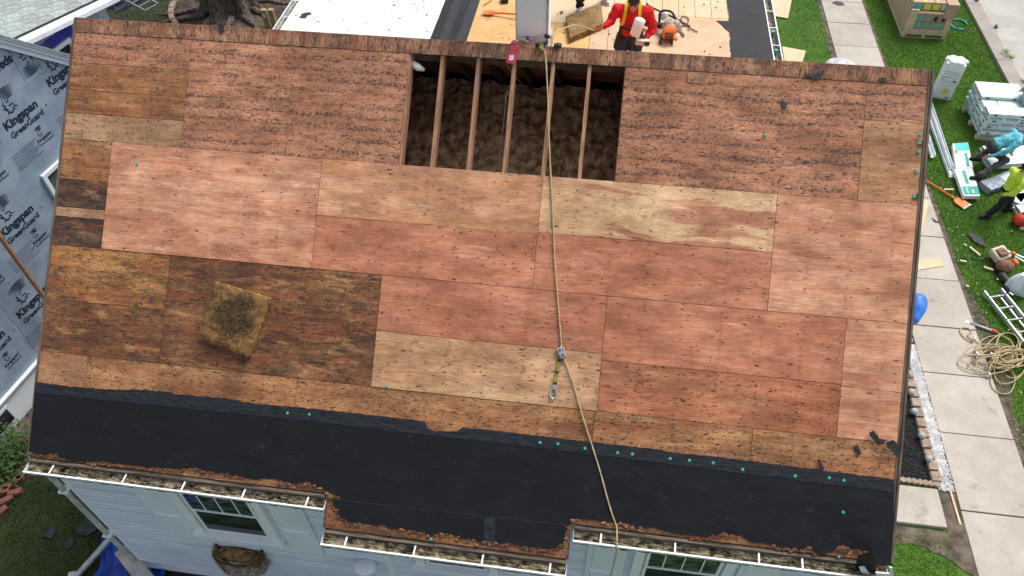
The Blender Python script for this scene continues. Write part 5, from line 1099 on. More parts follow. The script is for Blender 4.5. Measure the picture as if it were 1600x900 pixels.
# wrapped white carton with green top
wc = G(1465, 152); wc = Vector((14.47, 10.25, 0)); wb = thing('wrapped_carton', 'tall white wrapped carton with yellow dot and green plastic top on the lawn', 'carton', tuple(wc)); Rz = Matrix.Rotation(-.25, 4, 'Z')
W4 = Matrix.Translation(wc) @ Rz
def wbp(name, fn, mat, par=None, **k): m = MB(); fn(m); m.v = [tuple(W4 @ Vector(p)) for p in m.v]; return part(name, m, mat, par or wb, **k)
lo_ = wbp('carton', lambda m: m.box((-.2, -.16, .0), (.24, .2, .42)), MT['paper_white'], bevel=.01); up_ = wbp('carton', lambda m: m.box((-.2, -.165, .425), (.24, .2, .98)), MT['paper_white'], bevel=.012)
wbp('plastic_top', lambda m: [m.ell((.02+.16*math.cos(k*1.05), .02+.12*math.sin(k*1.05), .99), (.11, .09, .05)) for k in range(6)] + [m.ell((.02, .02, 1.0), (.18, .15, .05))], MINT, smooth=True)
wbp('yellow_dot', lambda m: m.cyl((.04, -.166, .24), (.04, -.161, .24), .075, n=20), YEL, lo_)
for z in (.5, .62, .70, .76): wbp('printed_band', lambda m: m.box((-.16, -.17, z), (.2, -.166, z+.012)), GREYW, up_)
wbp('orange_mark', lambda m: m.tube([(-.13+.035*math.cos(t), -.17, .58+.04*math.sin(t)) for t in [i*.7 for i in range(9)]], .006, 5), MT['orange'], up_)
wbp('barcode', lambda m: [m.box((.1+.03*k, -.17, .52), (.12+.03*k, -.1665, .56)) for k in range(3)], MT['black'], up_)
wbp('barcode', lambda m: [m.box((.1+.03*k, -.167, .05), (.12+.03*k, -.1615, .09)) for k in range(3)], MT['black'], lo_)
# bundles of shingles
def bundle_proto():
    t = thing('shingle_bundle', 'b', 'shingle bundle', (0, 0, 0)); 
    m = MB(); m.obox((0, 0, .04), (1.0, .33, .078)); part('wrapper', m, WRAP, t, bevel=.012)
    for s_ in (-1, 1): m = MB(); m.obox((s_*.5, 0, .04), (.006, .28, .05)); part('dark_end', m, GREYW, t)
    m = MB(); [m.obox((.3*s_-.05, .166*q, .04), (.07, .005, .035)) for s_ in (-1, 1) for q in (-1, 1)]; part('printed_mark', m, MT['black'], t)
    m = MB(); m.obox((.18, 0, .0795), (.34, .2, .003)); part('window_print', m, MINT, t)
    return t
proto = bundle_proto(); first = [True]
ORD = ['bottom', 'second', 'third', 'fourth', 'fifth', 'sixth', 'seventh', 'top']
def place_bundle(loc, rz, label, group, colour=None):
    if first[0]: o = proto; o.matrix_basis = Matrix.Translation(loc) @ Matrix.Rotation(rz, 4, 'Z'); WM[o.name] = o.matrix_basis.copy(); first[0] = False; o['label'] = label; o['group'] = group
    else: o = dup(proto, loc, rz, label); o['group'] = group
    if colour:
        for ch in o.children:
            if ch.name.startswith('wrapper'):
                ch.data = ch.data.copy(); ch.data.materials[0] = colour
    return o
rr = random.Random(14)
SX, SY = 14.88, 8.46
m = MB(); [m.box((SX-.02, SY+.0+.55*k, 0), (SX+2.2, SY+.12+.55*k, .1)) for k in range(3)]; single('pallet', m, PINEW, 'low timber pallet beneath the tall stack of white shingle bundles', 'pallet', (SX, SY, 0))
for j in range(8):
    z = .105+.0815*j
    for i in range(4):
        along = j % 2
        if j == 7 and i in (1,): continue
        if along: c = (SX+.5, SY+.17+.335*i, z)
        else: c = (SX+.17+.335*i, SY+.5, z)
        if not along and i == 3: c = (SX+.5, SY+1.17, z)
        rz = rr.uniform(-.02, .02) + (0 if (along or i == 3) else math.pi/2)
        place_bundle((c[0]+rr.uniform(-.03, .03), c[1]+rr.uniform(-.02, .02), c[2]), rz, '%s layer bundle in the tall stack beyond the bending worker, %s' % (ORD[j], ['nearest', 'second back', 'third back', 'rearmost'][i] if along else ['left', 'middle left', 'middle right', 'rear crosswise'][i]), 'shingle bundles in the tall lawn stack', MINT if rr.random() < .45 else (GREYW if rr.random() < .12 else None))
for j in range(7):
    z = .105+.0815*j
    for i in range(4):
        place_bundle((SX+1.62, SY+.1+.335*i, z), rr.uniform(-.03, .03), '%s layer greenish bundle in the stack behind the white one, %s from its near end' % (ORD[j], ['first', 'second', 'third', 'fourth'][i]), 'shingle bundles in the rear right stack', MINT if rr.random() < .7 else GREYW)
ob = thing('cap_nail_box', 'open box of orange rolls under a black flap on top of the tall stack', 'box', (SX+1.1, SY+.8, .78))
q = Vector((SX+1.05, SY+.55, .775)); Rb = Matrix.Rotation(-.15, 4, 'Z')
m = MB(); m.obox(q+V((0, 0, .06)), (.42, .36, .13), Rb); part('carton', m, GREYW, ob, bevel=.01)
for k in range(3): m = MB(); m.obox(q+V((-.11+.11*k, 0, .14)), (.1, .3, .04), Rb); part('orange_coil', m, simple('yellow_orange_coil', (.65, .35, .08, 1), (.75, .5, .15, 1), 12, .6, .2), ob, bevel=.008)
m = MB(); m.prism(rag([(q.x-.32, q.y+.15), (q.x-.1, q.y+.42), (q.x+.55, q.y+.3), (q.x+.6, q.y+.12), (q.x+.2, q.y+.2), (q.x-.2, q.y+.2), (q.x-.32, q.y+.15)], .06, .015, 4)[:-1], q.z+.15, q.z+.165); part('black_flap', m, MT['tar'], ob)
# white gutter lengths
for k, (a, b, w_, lb) in enumerate([((1446, 160), (1488, 275), .13, 'long white gutter length on the lawn nearest the roof edge'), ((1452, 158), (1487, 262), .06, 'narrow white trim strip lying inside the long white gutter length'), ((1448, 212), (1458, 244), .09, 'short white gutter offcut left of the long white gutter length')]):
    A, B = G(*a, .06+.03*k), G(*b, .06+.03*k); d = (B-A).normalized(); sd = d.cross(V((0, 0, 1))).normalized(); t = thing('gutter_length', lb, 'gutter', tuple(A))
    rpart('channel_floor', lambda m: m.bar(A-V((0, 0, .04)), B-V((0, 0, .04)), w_, .008), MT['white_metal'], t)
    for s_ in (-1, 1): rpart('channel_wall', lambda m: m.bar(A+sd*(w_/2*s_), B+sd*(w_/2*s_), .008, .08), MT['white_metal'], t)
# long packs of underlayment with teal print
def pack(pxs, z, label, th=.10, mid=True):
    P = [G(*p, z+th) for p in pxs]; t = thing('underlayment_pack', label, 'wrapped pack', tuple(G(*pxs[0], z)))
    dn = V((0, 0, -th)); m = MB(); m.hexa([p+dn for p in (P[3], P[2], P[1], P[0])]+[P[3], P[2], P[1], P[0]]); part('wrapper', m, WRAP, t, bevel=.015)
    def lerp2(s, q): return (P[0]*(1-s)+P[1]*s)*(1-q)+(P[3]*(1-s)+P[2]*s)*q
    def patch(name, s0, s1, q0, q1, mt, h=.003):
        m = MB(); c = [lerp2(s0, q1), lerp2(s1, q1), lerp2(s1, q0), lerp2(s0, q0)]; u_ = V((0, 0, h)); m.hexa([x-V((0, 0, .004)) for x in c]+[x+u_ for x in c]); return part(name, m, mt, t)
    return t, patch
t, patch = pack([(1488, 224), (1513, 222), (1521, 262), (1494, 264)], .06, 'white pack with bright teal end band, farther of the two lying on the lawn'); patch('teal_band', .15, .97, .02, .33, TEAL2); patch('orange_spot', .05, .22, .28, .42, MT['orange']); patch('teal_lettering', .62, .8, .42, .95, TEAL); patch('fold_line', .30, .33, .35, 1, GREYW)
t, patch = pack([(1491, 264), (1520, 262), (1532, 306), (1506, 306)], .06, 'white pack with dark teal band under the bending worker, nearer of the two'); patch('teal_band', .06, .98, .66, .96, TEAL); patch('teal_lettering', .35, .55, .08, .58, TEAL); patch('fold_line', .7, .72, 0, .6, GREYW); patch('white_lettering', .3, .34, .7, .92, WRAP, .005); patch('white_lettering', .6, .68, .78, .9, WRAP, .005)
# piles behind the workers
for k, (x, y, rz, lb, cl) in enumerate([(14.95, 6.85, .5, 'grey topped bundle on the lawn under the bending worker', GREYW), (15.25, 6.55, .9, 'mint bundle behind the knees of the bending worker', MINT), (15.3, 7.6, .15, 'white bundle directly behind the bending worker', None), (15.35, 7.95, .1, 'white bundle between the bending worker and the tall stack', None), (15.55, 6.35, 0.2, 'white bundle behind the yellow shirted worker, upper one', None), (15.5, 5.95, .15, 'white bundle behind the yellow shirted worker, middle one', None), (15.45, 5.6, .1, 'white bundle beside the red gas can', None)]):
    for q in range(2): place_bundle((x+.02*q, y, .005+.08*q), rz+.05*q, lb+(', upper of its pair' if q else ', lower of its pair'), 'loose shingle bundles around the lawn workers', cl)
def ground_poly(name, pxs, z, th, mat, label, cat, step=9, amp=0, seed=0, par=None):
    p = [tuple(G(*q, z)[:2]) for q in pxs]
    if amp: p = rag(p+[p[0]], step, amp, seed)[:-1]
    m = MB(); m.prism(p, z, z+th); return single(name, m, mat, label, cat, (p[0][0], p[0][1], z)) if par is None else part(name, m, mat, par)
can = thing('gas_can', 'red fuel can with a yellow spout at the right edge of the lawn', 'fuel can', tuple(G(1592, 355)))
c = G(1594, 352); rpart('can_body', lambda m: (m.ell(c+V((0, 0, .14)), (.22, .17, .15)), m.ell(c+V((.06, .05, .22)), (.14, .12, .1))), simple('red_plastic', (.42, .02, .01, 1), (.52, .05, .02, 1), 7, .4, .1), can, smooth=True)
rpart('spout', lambda m: m.tube([c+V((-.02, -.05, .27)), c+V((.1, .05, .36)), c+V((.3, .2, .42))], [.03, .028, .02], 10), YEL, can, smooth=True); rpart('filler_cap', lambda m: m.cyl(c+V((.0, .06, .26)), c+V((.0, .07, .36)), .045), MT['black'], can)
ground_poly('shingle_scrap', [(1512, 365), (1519, 364), (1533, 371), (1538, 378), (1541, 386), (1531, 383), (1522, 378)], .04, .012, MT['tar'], 'large dark shingle scrap lying on the lawn below the shovel', 'scrap', .06, .01, 4)
ground_poly('shingle_scrap', [(1455, 341), (1460, 343), (1464, 346), (1468, 346), (1466, 349), (1459, 347)], .032, .01, MT['tar'], 'small curled dark scrap on the sidewalk edge beside the lawn', 'scrap', .03, .006, 5)
ground_poly('shingle_scrap', [(1300, 4), (1308, 2), (1316, 4), (1320, 8), (1310, 9), (1303, 6)], .034, .01, MT['tar'], 'dark scrap lying on the far sidewalk slab at the top', 'scrap', .05, .01, 6)
ground_poly('plywood_offcut', [(1436, 310), (1452, 314), (1437, 377), (1432, 372)], .034, .012, MT['osb_pale'], 'long pointed pale wood offcut on the sidewalk by the roof edge', 'offcut')
ground_poly('plywood_offcut', [(1426, 409), (1468, 403), (1475, 416), (1428, 423)], .034, .012, MT['osb_pale'], 'pale rectangular board lying across the sidewalk', 'offcut')
ground_poly('plywood_offcut', [(1204, 0), (1237, 0), (1231, 29), (1208, 25)], .03, .012, MT['osb_pale'], 'pale gridded board sheet on the grass beside the rear gutter', 'offcut')
ground_poly('plywood_offcut', [(1222, 73), (1259, 80), (1253, 100), (1226, 98)], .03, .012, MT['osb_pale'], 'pale square board on the grass just behind the ridge', 'offcut')
for k, (pp, lb) in enumerate([([(1514, 386), (1516, 385), (1532, 398), (1531, 400)], 'longest pale splinter on the lawn under the dark scrap'), ([(1505, 381), (1507, 381), (1511, 384), (1510, 385)], 'short pale splinter left of the longest one'), ([(1500, 406), (1510, 408), (1510, 410), (1500, 408)], 'flat pale splinter at the lawn edge'), ([(1537, 416), (1553, 421), (1552, 423), (1537, 418)], 'thin splinter beside the brown engine'), ([(1475, 295), (1490, 295), (1490, 297), (1475, 297)], 'thin splinter above the orange shovel'), ([(1559, 431), (1562, 431), (1560, 438), (1557, 437)], 'short pale block beside the black tool'), ([(1509, 445), (1514, 447), (1514, 449), (1509, 447)], 'short splinter near the ladder top')]):
    ground_poly('wood_splinter', pp, .05, .01, PINEW, lb, 'splinter')
r2 = random.Random(55); m = MB()
for k in range(230):
    if r2.random() < .4: x, y, z = r2.uniform(13.35, 13.75), r2.uniform(-2, 8), .04
    elif r2.random() < .5: x, y, z = r2.uniform(12.2, 13.3), r2.uniform(-2, 8), .037
    else: x, y, z = r2.uniform(13.4, 16.2), r2.uniform(0, 14), .05
    s = r2.uniform(.004, .012); m.obox((x, y, z), (s*r2.uniform(1, 4), s, .005), r2.uniform(0, 3))
part('wood_chips', m, PINEW, kind='stuff')
# engine, black tool, white bag
eng = thing('compressor_engine', 'rusty brown engine with cream cover on the lawn', 'engine', tuple(G(1564, 425))); c = G(1562, 422); RUST = simple('rusty_brown_metal', (.10, .04, .025, 1), (.25, .12, .07, 1), 12, .7, .4)
rpart('tank', lambda m: m.ell(c+V((.03, -.02, .14)), (.17, .15, .13)), RUST, eng, smooth=True); rpart('cover', lambda m: m.obox(c+V((.0, .28, .17)), (.34, .3, .16), Matrix.Rotation(.5, 4, 'Z') @ Matrix.Rotation(.25, 4, 'X')), simple('cream_cover', (.42, .33, .25, 1), (.58, .48, .38, 1), 9, .6, .2), eng, bevel=.04)
rpart('filter', lambda m: m.obox(c+V((.0, .25, .26)), (.2, .2, .05), .5), RUST, eng, bevel=.02)
rpart('orange_cap', lambda m: m.cyl(c+V((.2, .1, .1)), c+V((.25, .1, .2)), .07), MT['orange'], eng); rpart('pull_cord', lambda m: m.tube(smooth_path([c+V((-.18, .2, .1)), c+V((-.3, .2, .05)), c+V((-.5, .25, .03))]), .012, 6), MT['black'], eng, smooth=True)
for s_ in (-1, 1): rpart('foot', lambda m: m.bar(c+V((.1*s_, -.15, .02)), c+V((.1*s_, .3, .02)), .03, .04), MT['black'], eng)
tl_ = thing('nail_gun', 'black and tan nail gun lying between the brown engine and white bag', 'nail gun', tuple(G(1574, 440))); a, b = G(1566, 432, .08), G(1584, 452, .08)
rpart('gun_body', lambda m: m.cap(a, a.lerp(b, .4), .09, .07), MT['black'], tl_, smooth=True); rpart('magazine', lambda m: m.bar(a.lerp(b, .35)+V((.04, 0, .04)), b+V((.04, 0, .04)), .06, .06), simple('tan_plastic', (.4, .3, .17, 1), (.55, .44, .28, 1), 8, .5, .1), tl_, bevel=.012); rpart('grip', lambda m: m.bar(a.lerp(b, .4)+V((-.05, -.1, -.02)), b+V((-.12, -.1, -.02)), .06, .06), MT['black'], tl_, bevel=.015)
rpart('air_fitting', lambda m: m.cyl(b+V((-.12, -.1, 0)), b+V((-.06, -.16, 0)), .02), MT['steel'], tl_)
bgc = G(1592, 460); rows = []
for j in range(11):
    z = .02+.42*j/10; rows.append([V((bgc.x+.24*math.cos(a)*(1+.13*math.sin(5*a+j*.5))*(1-.5*(j/10)**3), bgc.y+.18*math.sin(a)*(1+.1*math.sin(4*a+j))*(1-.5*(j/10)**3)+.1, z)) for a in [i*math.pi/14 for i in range(29)]])
bgt = thing('plastic_bag', 'crumpled pale plastic bag with red mark beside the ladder top', 'bag', tuple(bgc)); m = MB(); m.strip(rows); m.add([rows[-1][i] for i in range(28)], [tuple(range(28))]); part('bag_body', m, simple('pale_plastic', (.5, .58, .62, 1), (.72, .78, .8, 1), 6, .35, .5), bgt, smooth=True)
rpart('red_mark', lambda m: m.obox(bgc+V((.0, -.1, .3)), (.12, .01, .06)), MT['red'], bgt)
cut = thing('bolt_cutter', 'long handled cutter with orange joint pointing off the right edge', 'tool', tuple(G(1583, 394))); a, b, d = G(1568, 388, .05), G(1583, 396, .06), G(1602, 404, .06)
rpart('blade_bar', lambda m: m.bar(a, b, .015, .015), MT['steel'], cut); rpart('joint', lambda m: m.cap(b, b.lerp(d, .1), .045, .04), MT['orange'], cut, smooth=True); rpart('handle', lambda m: (m.bar(b, d, .035, .03), ), MT['steel'], cut, bevel=.006); rpart('handle', lambda m: m.bar(b+V((0, -.08, 0)), d+V((0, -.14, 0)), .035, .03), MINT, cut, bevel=.006)
# big ladder
a0, a1 = G(1537, 456, .09), G(1562, 452, .09); e0_ = G(1601, 538, .09); dl = (e0_-a0).normalized(); sd_ = (a1-a0); sd_ = (sd_-dl*sd_.dot(dl)); wl = sd_.length
lad = ladder('extension_ladder', 'silver extension ladder lying on the lawn at the right edge', a0, dl, sd_, 2.6, max(.36, wl), alum, .29)
a2 = a0+sd_.normalized()*.06+dl*.12-V((0, 0, .07))
for s_ in (0.05, max(.36, wl)-.09):
    m = MB(); q = a0+sd_.normalized()*s_+dl*.1-V((0, 0, .055)); m.bar(q, q+dl*2.5, .022, .06, dl.cross(sd_)); part('inner_rail', m, alum, lad)
for k in range(5):
    for s_ in (0, max(.36, wl)): m = MB(); q = a0+sd_.normalized()*s_+dl*(.145+.58*k)+V((0, 0, .042)); m.cyl(q, q+V((0, 0, .008)), .014); part('rivet', m, MT['black'], lad)
# heap of rope
hc = G(1553, 553, .03); r2 = random.Random(5); strands = []
rt = thing('rope_heap', 'tangled heap of tan rope half on the sidewalk and half on grass', 'rope', (hc.x, hc.y, 0))
for k in range(11):
    cx, cy = hc.x+r2.uniform(-.28, .28), hc.y+r2.uniform(-.25, .3); rx, ry = r2.uniform(.18, .45), r2.uniform(.14, .38); ph = r2.uniform(0, 6); p = []
    for i in range(26):
        t_ = i*.42+ph; w_ = 1+.25*math.sin(t_*.7+k); p.append(V((cx+rx*w_*math.cos(t_), cy+ry*w_*math.sin(t_*1.07), .05+.03*(k % 5)+.025*math.sin(t_*2.3+k))))
    m = MB(); m.tube(smooth_path(p, 3), .0105, 6); part('rope_coil', m, MT['rope'], rt, smooth=True)
for pp in ([(1549, 585), (1548, 597), (1553, 608), (1565, 615), (1577, 614), (1584, 603), (1586, 590), (1580, 578)], [(1520, 535), (1508, 528), (1500, 518), (1503, 512), (1513, 513), (1518, 519), (1512, 524), (1522, 532), (1540, 540)], [(1560, 520), (1552, 517), (1562, 522), (1575, 530), (1590, 548), (1598, 562)]):
    m = MB(); m.tube(smooth_path([G(*q, .05) for q in pp], 5), .0105, 6); part('rope_loop', m, MT['rope'], rt, smooth=True)
for px in ((1546, 586), (1522, 530), (1553, 557), (1557, 562), (1530, 556)):
    c = G(*px, .10); m = MB(); m.cap(c, c+V((r2.uniform(-.05, .05), .06, .02)), .028, .018, 8); part('metal_hook', m, MT['steel'], rt, smooth=True)
pb = thing('scraper_pole', 'grey tipped pole with red collar lying above the rope heap', 'tool', tuple(G(1530, 508))); a, b = G(1514, 504, .04), G(1552, 517, .05)
rpart('pole_shaft', lambda m: m.tube([a, b], .022, 8), MT['dirty_metal'], pb, smooth=True); rpart('collar', lambda m: m.cap(b, b+(b-a).normalized()*.05, .035, .03), MT['red'], pb, smooth=True); rpart('tip', lambda m: m.bar(a-(b-a).normalized()*.06, a+(b-a).normalized()*.04, .05, .015), MT['steel'], pb)
# blue thing hanging at the roof edge seen over the sidewalk
bc = G(1424, 487, .5); m = MB(); rows = []
pth = [G(1427, 463, .62), G(1431, 472, .6), G(1430, 488, .56), G(1426, 503, .5)]
m.tube(smooth_path(pth, 4), [.10, .14, .17, .185, .19, .185, .18, .17, .15, .13, .11, .10, .08], 14); single('blue_barrel_cover', m, simple('bright_blue_plastic', (.02, .12, .5, 1), (.05, .22, .68, 1), 5, .4, .4), 'bright blue plastic bundle peeking past the right roof edge over the sidewalk', 'bundle', tuple(bc), smooth=True)
bn_ = thing('grey_bin', 'round grey bin lid peeking over the ridge beside the sidewalk', 'bin', (12.0, 11.3, 0)); c = G(1314, 104, .3)
rpart('bin_body', lambda m: m.cyl((c.x, c.y, 0), (c.x, c.y, .28), .32, .36, 28), MT['dirty_metal'], bn_, smooth=True); rpart('bin_lid', lambda m: m.ell((c.x, c.y, .3), (.4, .4, .09), n=28), MT['dirty_metal'], bn_, smooth=True)
# weeds on the kerb
for k, (px, py) in enumerate([(1525, 3), (1570, 85), (1577, 92), (1555, 45), (1598, 130)]):
    c = G(px, py, .05); m = MB(); r3 = random.Random(k)
    for q in range(90):
        a = r3.uniform(0, 6.3); l = r3.uniform(.05, .22)*(1 if k in (1, 2) else .6); m.add([c+V((.01*math.cos(a+1.5), .01*math.sin(a+1.5), 0)), c-V((.01*math.cos(a+1.5), .01*math.sin(a+1.5), 0)), c+V((l*math.cos(a), l*math.sin(a), r3.uniform(.03, .14)))], [(0, 1, 2)])
    single('weed', m, MT['blade'], ['weed in the kerb joint at the top of the frame', 'largest weed spreading over the kerb joint', 'second weed just below the largest kerb weed', 'small weed between the top and the largest kerb weeds', 'small weed at the right frame edge by the kerb'][k], 'weed', tuple(c))
# old membrane edge on the lawn: boards leaning etc are left as seen
# ------------------------------------------------------------------ people
FOLD = bpy.data.textures.new('folds', 'CLOUDS'); FOLD.noise_scale = .075; FOLD.noise_depth = 2
def clothes(name, mb, mat, par, vox=.012, it=4):
    o = part(name, mb, mat, par, smooth=True); r = o.modifiers.new('r', 'REMESH'); r.mode = 'VOXEL'; r.voxel_size = vox; r.use_smooth_shade = True
    s = o.modifiers.new('s', 'SMOOTH'); s.factor = .5; s.iterations = it
    if name in ('shirt', 'trousers'):
        d = o.modifiers.new('folds', 'DISPLACE'); d.texture = FOLD; d.texture_coords = 'LOCAL'; d.strength = .045; d.mid_level = .5
    return o
def hand(m, w, d, side, curl=.4, s=1.0):
    """palm, four unequal bent fingers and a thumb; w wrist, d direction, side = thumb side"""
    d = d.normalized(); side = (side-d*side.dot(d)).normalized(); nr = d.cross(side).normalized()
    pc = w+d*.05*s; R3 = Matrix((side, d, nr)).transposed(); m.ell(pc, (.040*s, .052*s, .018*s), R3, 12, 8)
    for k, (o, l) in enumerate(((.027, .072), (.009, .082), (-.009, .076), (-.027, .060))):
        b = w+d*.085*s+side*o*s; e = b+(d*math.cos(curl)+nr*math.sin(curl))*l*.5*s; f = e+(d*math.cos(curl*2.2)+nr*math.sin(curl*2.2))*l*.5*s; m.cap(b, e, .0095*s, .0085*s, 8, 2); m.cap(e, f, .0085*s, .007*s, 8, 2)
    b = w+d*.03*s+side*.032*s; e = b+(side*.8+d*.7).normalized()*.035*s; f = e+(side*.2+d+nr*.4).normalized()*.03*s; m.cap(b, e, .012*s, .010*s, 8, 2); m.cap(e, f, .010*s, .008*s, 8, 2)
def head(m, c, fw, up, s=1.0):
    fw = fw.normalized(); rt = fw.cross(up).normalized(); up = rt.cross(fw).normalized(); R3 = Matrix((rt, fw, up)).transposed(); P = lambda x, y, z: c+rt*x*s+fw*y*s+up*z*s
    m.ell(P(0, -.005, .03), (.074*s, .094*s, .10*s), R3); m.ell(P(0, .025, -.045), (.058*s, .062*s, .065*s), R3); m.ell(P(0, .068, -.088), (.024*s, .02*s, .02*s), R3, 10, 8)
    m.cap(P(0, .088, .02), P(0, .104, -.022), .010*s, .016*s, 8, 3); m.ell(P(0, .082, -.056), (.027*s, .014*s, .012*s), R3, 10, 6)
    for q in (-1, 1): m.ell(P(.077*q, -.005, .0), (.010*s, .022*s, .033*s), R3, 10, 8); m.ell(P(.034*q, .080, .036), (.024*s, .014*s, .008*s), R3, 8, 6)
    return P, R3
def facebits(par, P, R3, s=1.0):
    m = MB(); [m.ell(P(.031*q, .085, .018), (.012*s, .006*s, .007*s), R3, 8, 6) for q in (-1, 1)]; part('eyes', m, MT['black'], par, smooth=True)
    m = MB(); [m.cap(P(.018*q, .096, .042), P(.05*q, .083, .042), .0045*s, .0035*s, 6, 2) for q in (-1, 1)]; part('eyebrows', m, MT['hair'], par, smooth=True)
    m = MB(); m.cap(P(-.022, .093, -.056), P(.022, .093, -.056), .0035*s, .0035*s, 6, 2); part('mouth', m, MT['red'], par, smooth=True)
def person(label, J, mats, s=1.0, vox=.011, hair='cap', hands=(.5, .5), extra=None):
    """J: joint positions; mats: shirt, trousers, shoe"""
    V = Vector; g = {k: V(v) for k, v in J.items()}; root = thing('person', label, 'person', tuple(g['base']))
    up = (g['neck']-g['pelvis']).normalized(); lat = (g['shR']-g['shL']).normalized()
    m = MB(); P, R3 = head(m, g['head'], g['face'], g['hup'], s); m.cap(g['neck']-up*.04, g['head']-g['hup'].normalized()*.05*s, .058*s, .052*s)
    Rt = Matrix((lat, up.cross(lat).normalized(), up)).transposed()
    m.ell(g['neck'].lerp(g['pelvis'], .32), (.15*s, .10*s, .20*s), Rt); m.ell(g['pelvis'], (.14*s, .10*s, .13*s), Rt)
    for q in 'LR':
        m.cap(g['sh'+q], g['el'+q], .046*s, .036*s); m.cap(g['el'+q], g['wr'+q], .036*s, .025*s); hd = g['wr'+q]-g['el'+q]
        if 'hd'+q in g: hd = g['hd'+q]
        hand(m, g['wr'+q], hd, g.get('th'+q, up), hands[0 if q == 'L' else 1], s)
        m.cap(g['hip'+q], g['kn'+q], .075*s, .052*s); m.cap(g['kn'+q], g['an'+q], .050*s, .034*s)
    body = clothes('body', m, MT['skin'], root, .0075, 2); facebits(root, P, R3, s)
    # shirt
    m = MB(); m.ell(g['neck'].lerp(g['pelvis'], .22), (.185*s, .125*s, .17*s), Rt); m.ell(g['neck'].lerp(g['pelvis'], .48), (.17*s, .13*s, .20*s), Rt); m.ell(g['neck'].lerp(g['pelvis'], .80), (.170*s, .128*s, .14*s), Rt)
    m.cap(g['neck']-up*.05, g['neck'], .075*s, .068*s)
    for q in 'LR':
        m.cap(g['neck']-up*.06*s, g['sh'+q], .075*s, .074*s); m.cap(g['sh'+q], g['el'+q], .074*s, .056*s); m.cap(g['el'+q], g['wr'+q]-(g['wr'+q]-g['el'+q]).normalized()*.02, .056*s, .039*s)
        r4 = random.Random(len(label))
        for k in range(5):   # folds
            t = r4.uniform(.15, .9); a = g['sh'+q].lerp(g['el'+q], t); n = V((r4.gauss(0, 1), r4.gauss(0, 1), r4.gauss(0, 1))).normalized(); m.cap(a+n*.045*s, a+n*.045*s+(g['el'+q]-g['sh'+q]).normalized().cross(n)*.06*s, .022*s, .015*s, 8, 3)
    clothes('shirt', m, mats[0], root, vox)
    m = MB(); m.ell(g['pelvis'], (.172*s, .132*s, .13*s), Rt)
    for q in 'LR':
        m.cap(g['hip'+q], g['kn'+q], .105*s, .075*s); m.cap(g['kn'+q], g['an'+q]+(g['kn'+q]-g['an'+q]).normalized()*.01, .074*s, .058*s)
        kd = (g['kn'+q]-g['hip'+q]).normalized()
        for k in range(4): a = g['kn'+q].lerp(g['an'+q], .1+.28*k); m.cap(a+lat*.03, a-lat*.04, .058*s, .056*s, 8, 3)
    clothes('trousers', m, mats[1], root, vox)
    for q in 'LR':
        t = g['toe'+q].normalized(); a = g['an'+q]-V((0, 0, .045*s)); sho = MB(); sho.cap(a-t*.05*s, a+t*.05*s, .045*s, .045*s); sho.cap(a+t*.03*s-V((0, 0, .01)), a+t*.14*s-V((0, 0, .015)), .042*s, .034*s); sho.cap(a+V((0, 0, .03)), g['an'+q]+V((0, 0, .02)), .045*s, .046*s)
        o = clothes('shoe', sho, mats[2], root, .009, 2); sl = MB(); sd = t.cross(V((0, 0, 1))); b = a-V((0, 0, .05*s)); sl.bar(b-t*.09*s, b+t*.17*s, .085*s, .02); part('sole', sl, mats[3] if len(mats) > 3 else MT['black'], o, bevel=.008)
    hm = MB()
    hm.ell(P(0, -.012, .05), (.080*s, .098*s, .093*s), R3); hm.ell(P(0, -.05, .0), (.075*s, .06*s, .08*s), R3)
    if hair.startswith('cap'):
        hm = MB(); hm.ell(P(0, -.008, .065), (.083*s, .102*s, .078*s), R3); clothes('cap', hm, MT['black'], root, .009, 1)
        if hair != 'cap': return root, P, R3, up, lat, Rt
        b = MB(); b.ell(P(0, .11, .055), (.065*s, .07*s, .009*s), R3); part('cap_brim', b, MT['black'], root, smooth=True)
    else:
        for k in range(60): r4 = random.Random(k); a = r4.uniform(0, 6.3); hm.ell(P(.075*math.cos(a), -.02+.085*math.sin(a)*(.8), .06+.05*r4.random()), (.016*s,)*3, None, 6, 4)
        clothes('hair', hm, MT['hair'], root, .008, 1)
    return root, P, R3, up, lat, Rt
RED = simple('red_work_shirt', (.50, .008, .012, 1), (.62, .016, .022, 1), 7, .8, .35, bd=.015); NAVY = simple('navy_trousers', (.018, .022, .04, 1), (.04, .048, .075, 1), 9, .9, .4)
DGREY = simple('charcoal_trousers', (.025, .025, .03, 1), (.06, .06, .065, 1), 9, .9, .4); TEALS = simple('teal_shirt', (.07, .36, .43, 1), (.14, .48, .55, 1), 7, .8, .35, bd=.015); HIV = simple('lime_shirt', (.42, .60, .03, 1), (.54, .70, .07, 1), 7, .8, .35, bd=.015)
BLK = simple('black_trousers', (.01, .01, .012, 1), (.028, .028, .032, 1), 9, .9, .4); GSHOE = simple('grey_sneaker', (.35, .35, .34, 1), (.6, .6, .58, 1), 22, .7, .3); BSHOE = simple('black_shoe', (.01, .01, .011, 1), (.03, .03, .03, 1), 14, .6, .2)
V = Vector
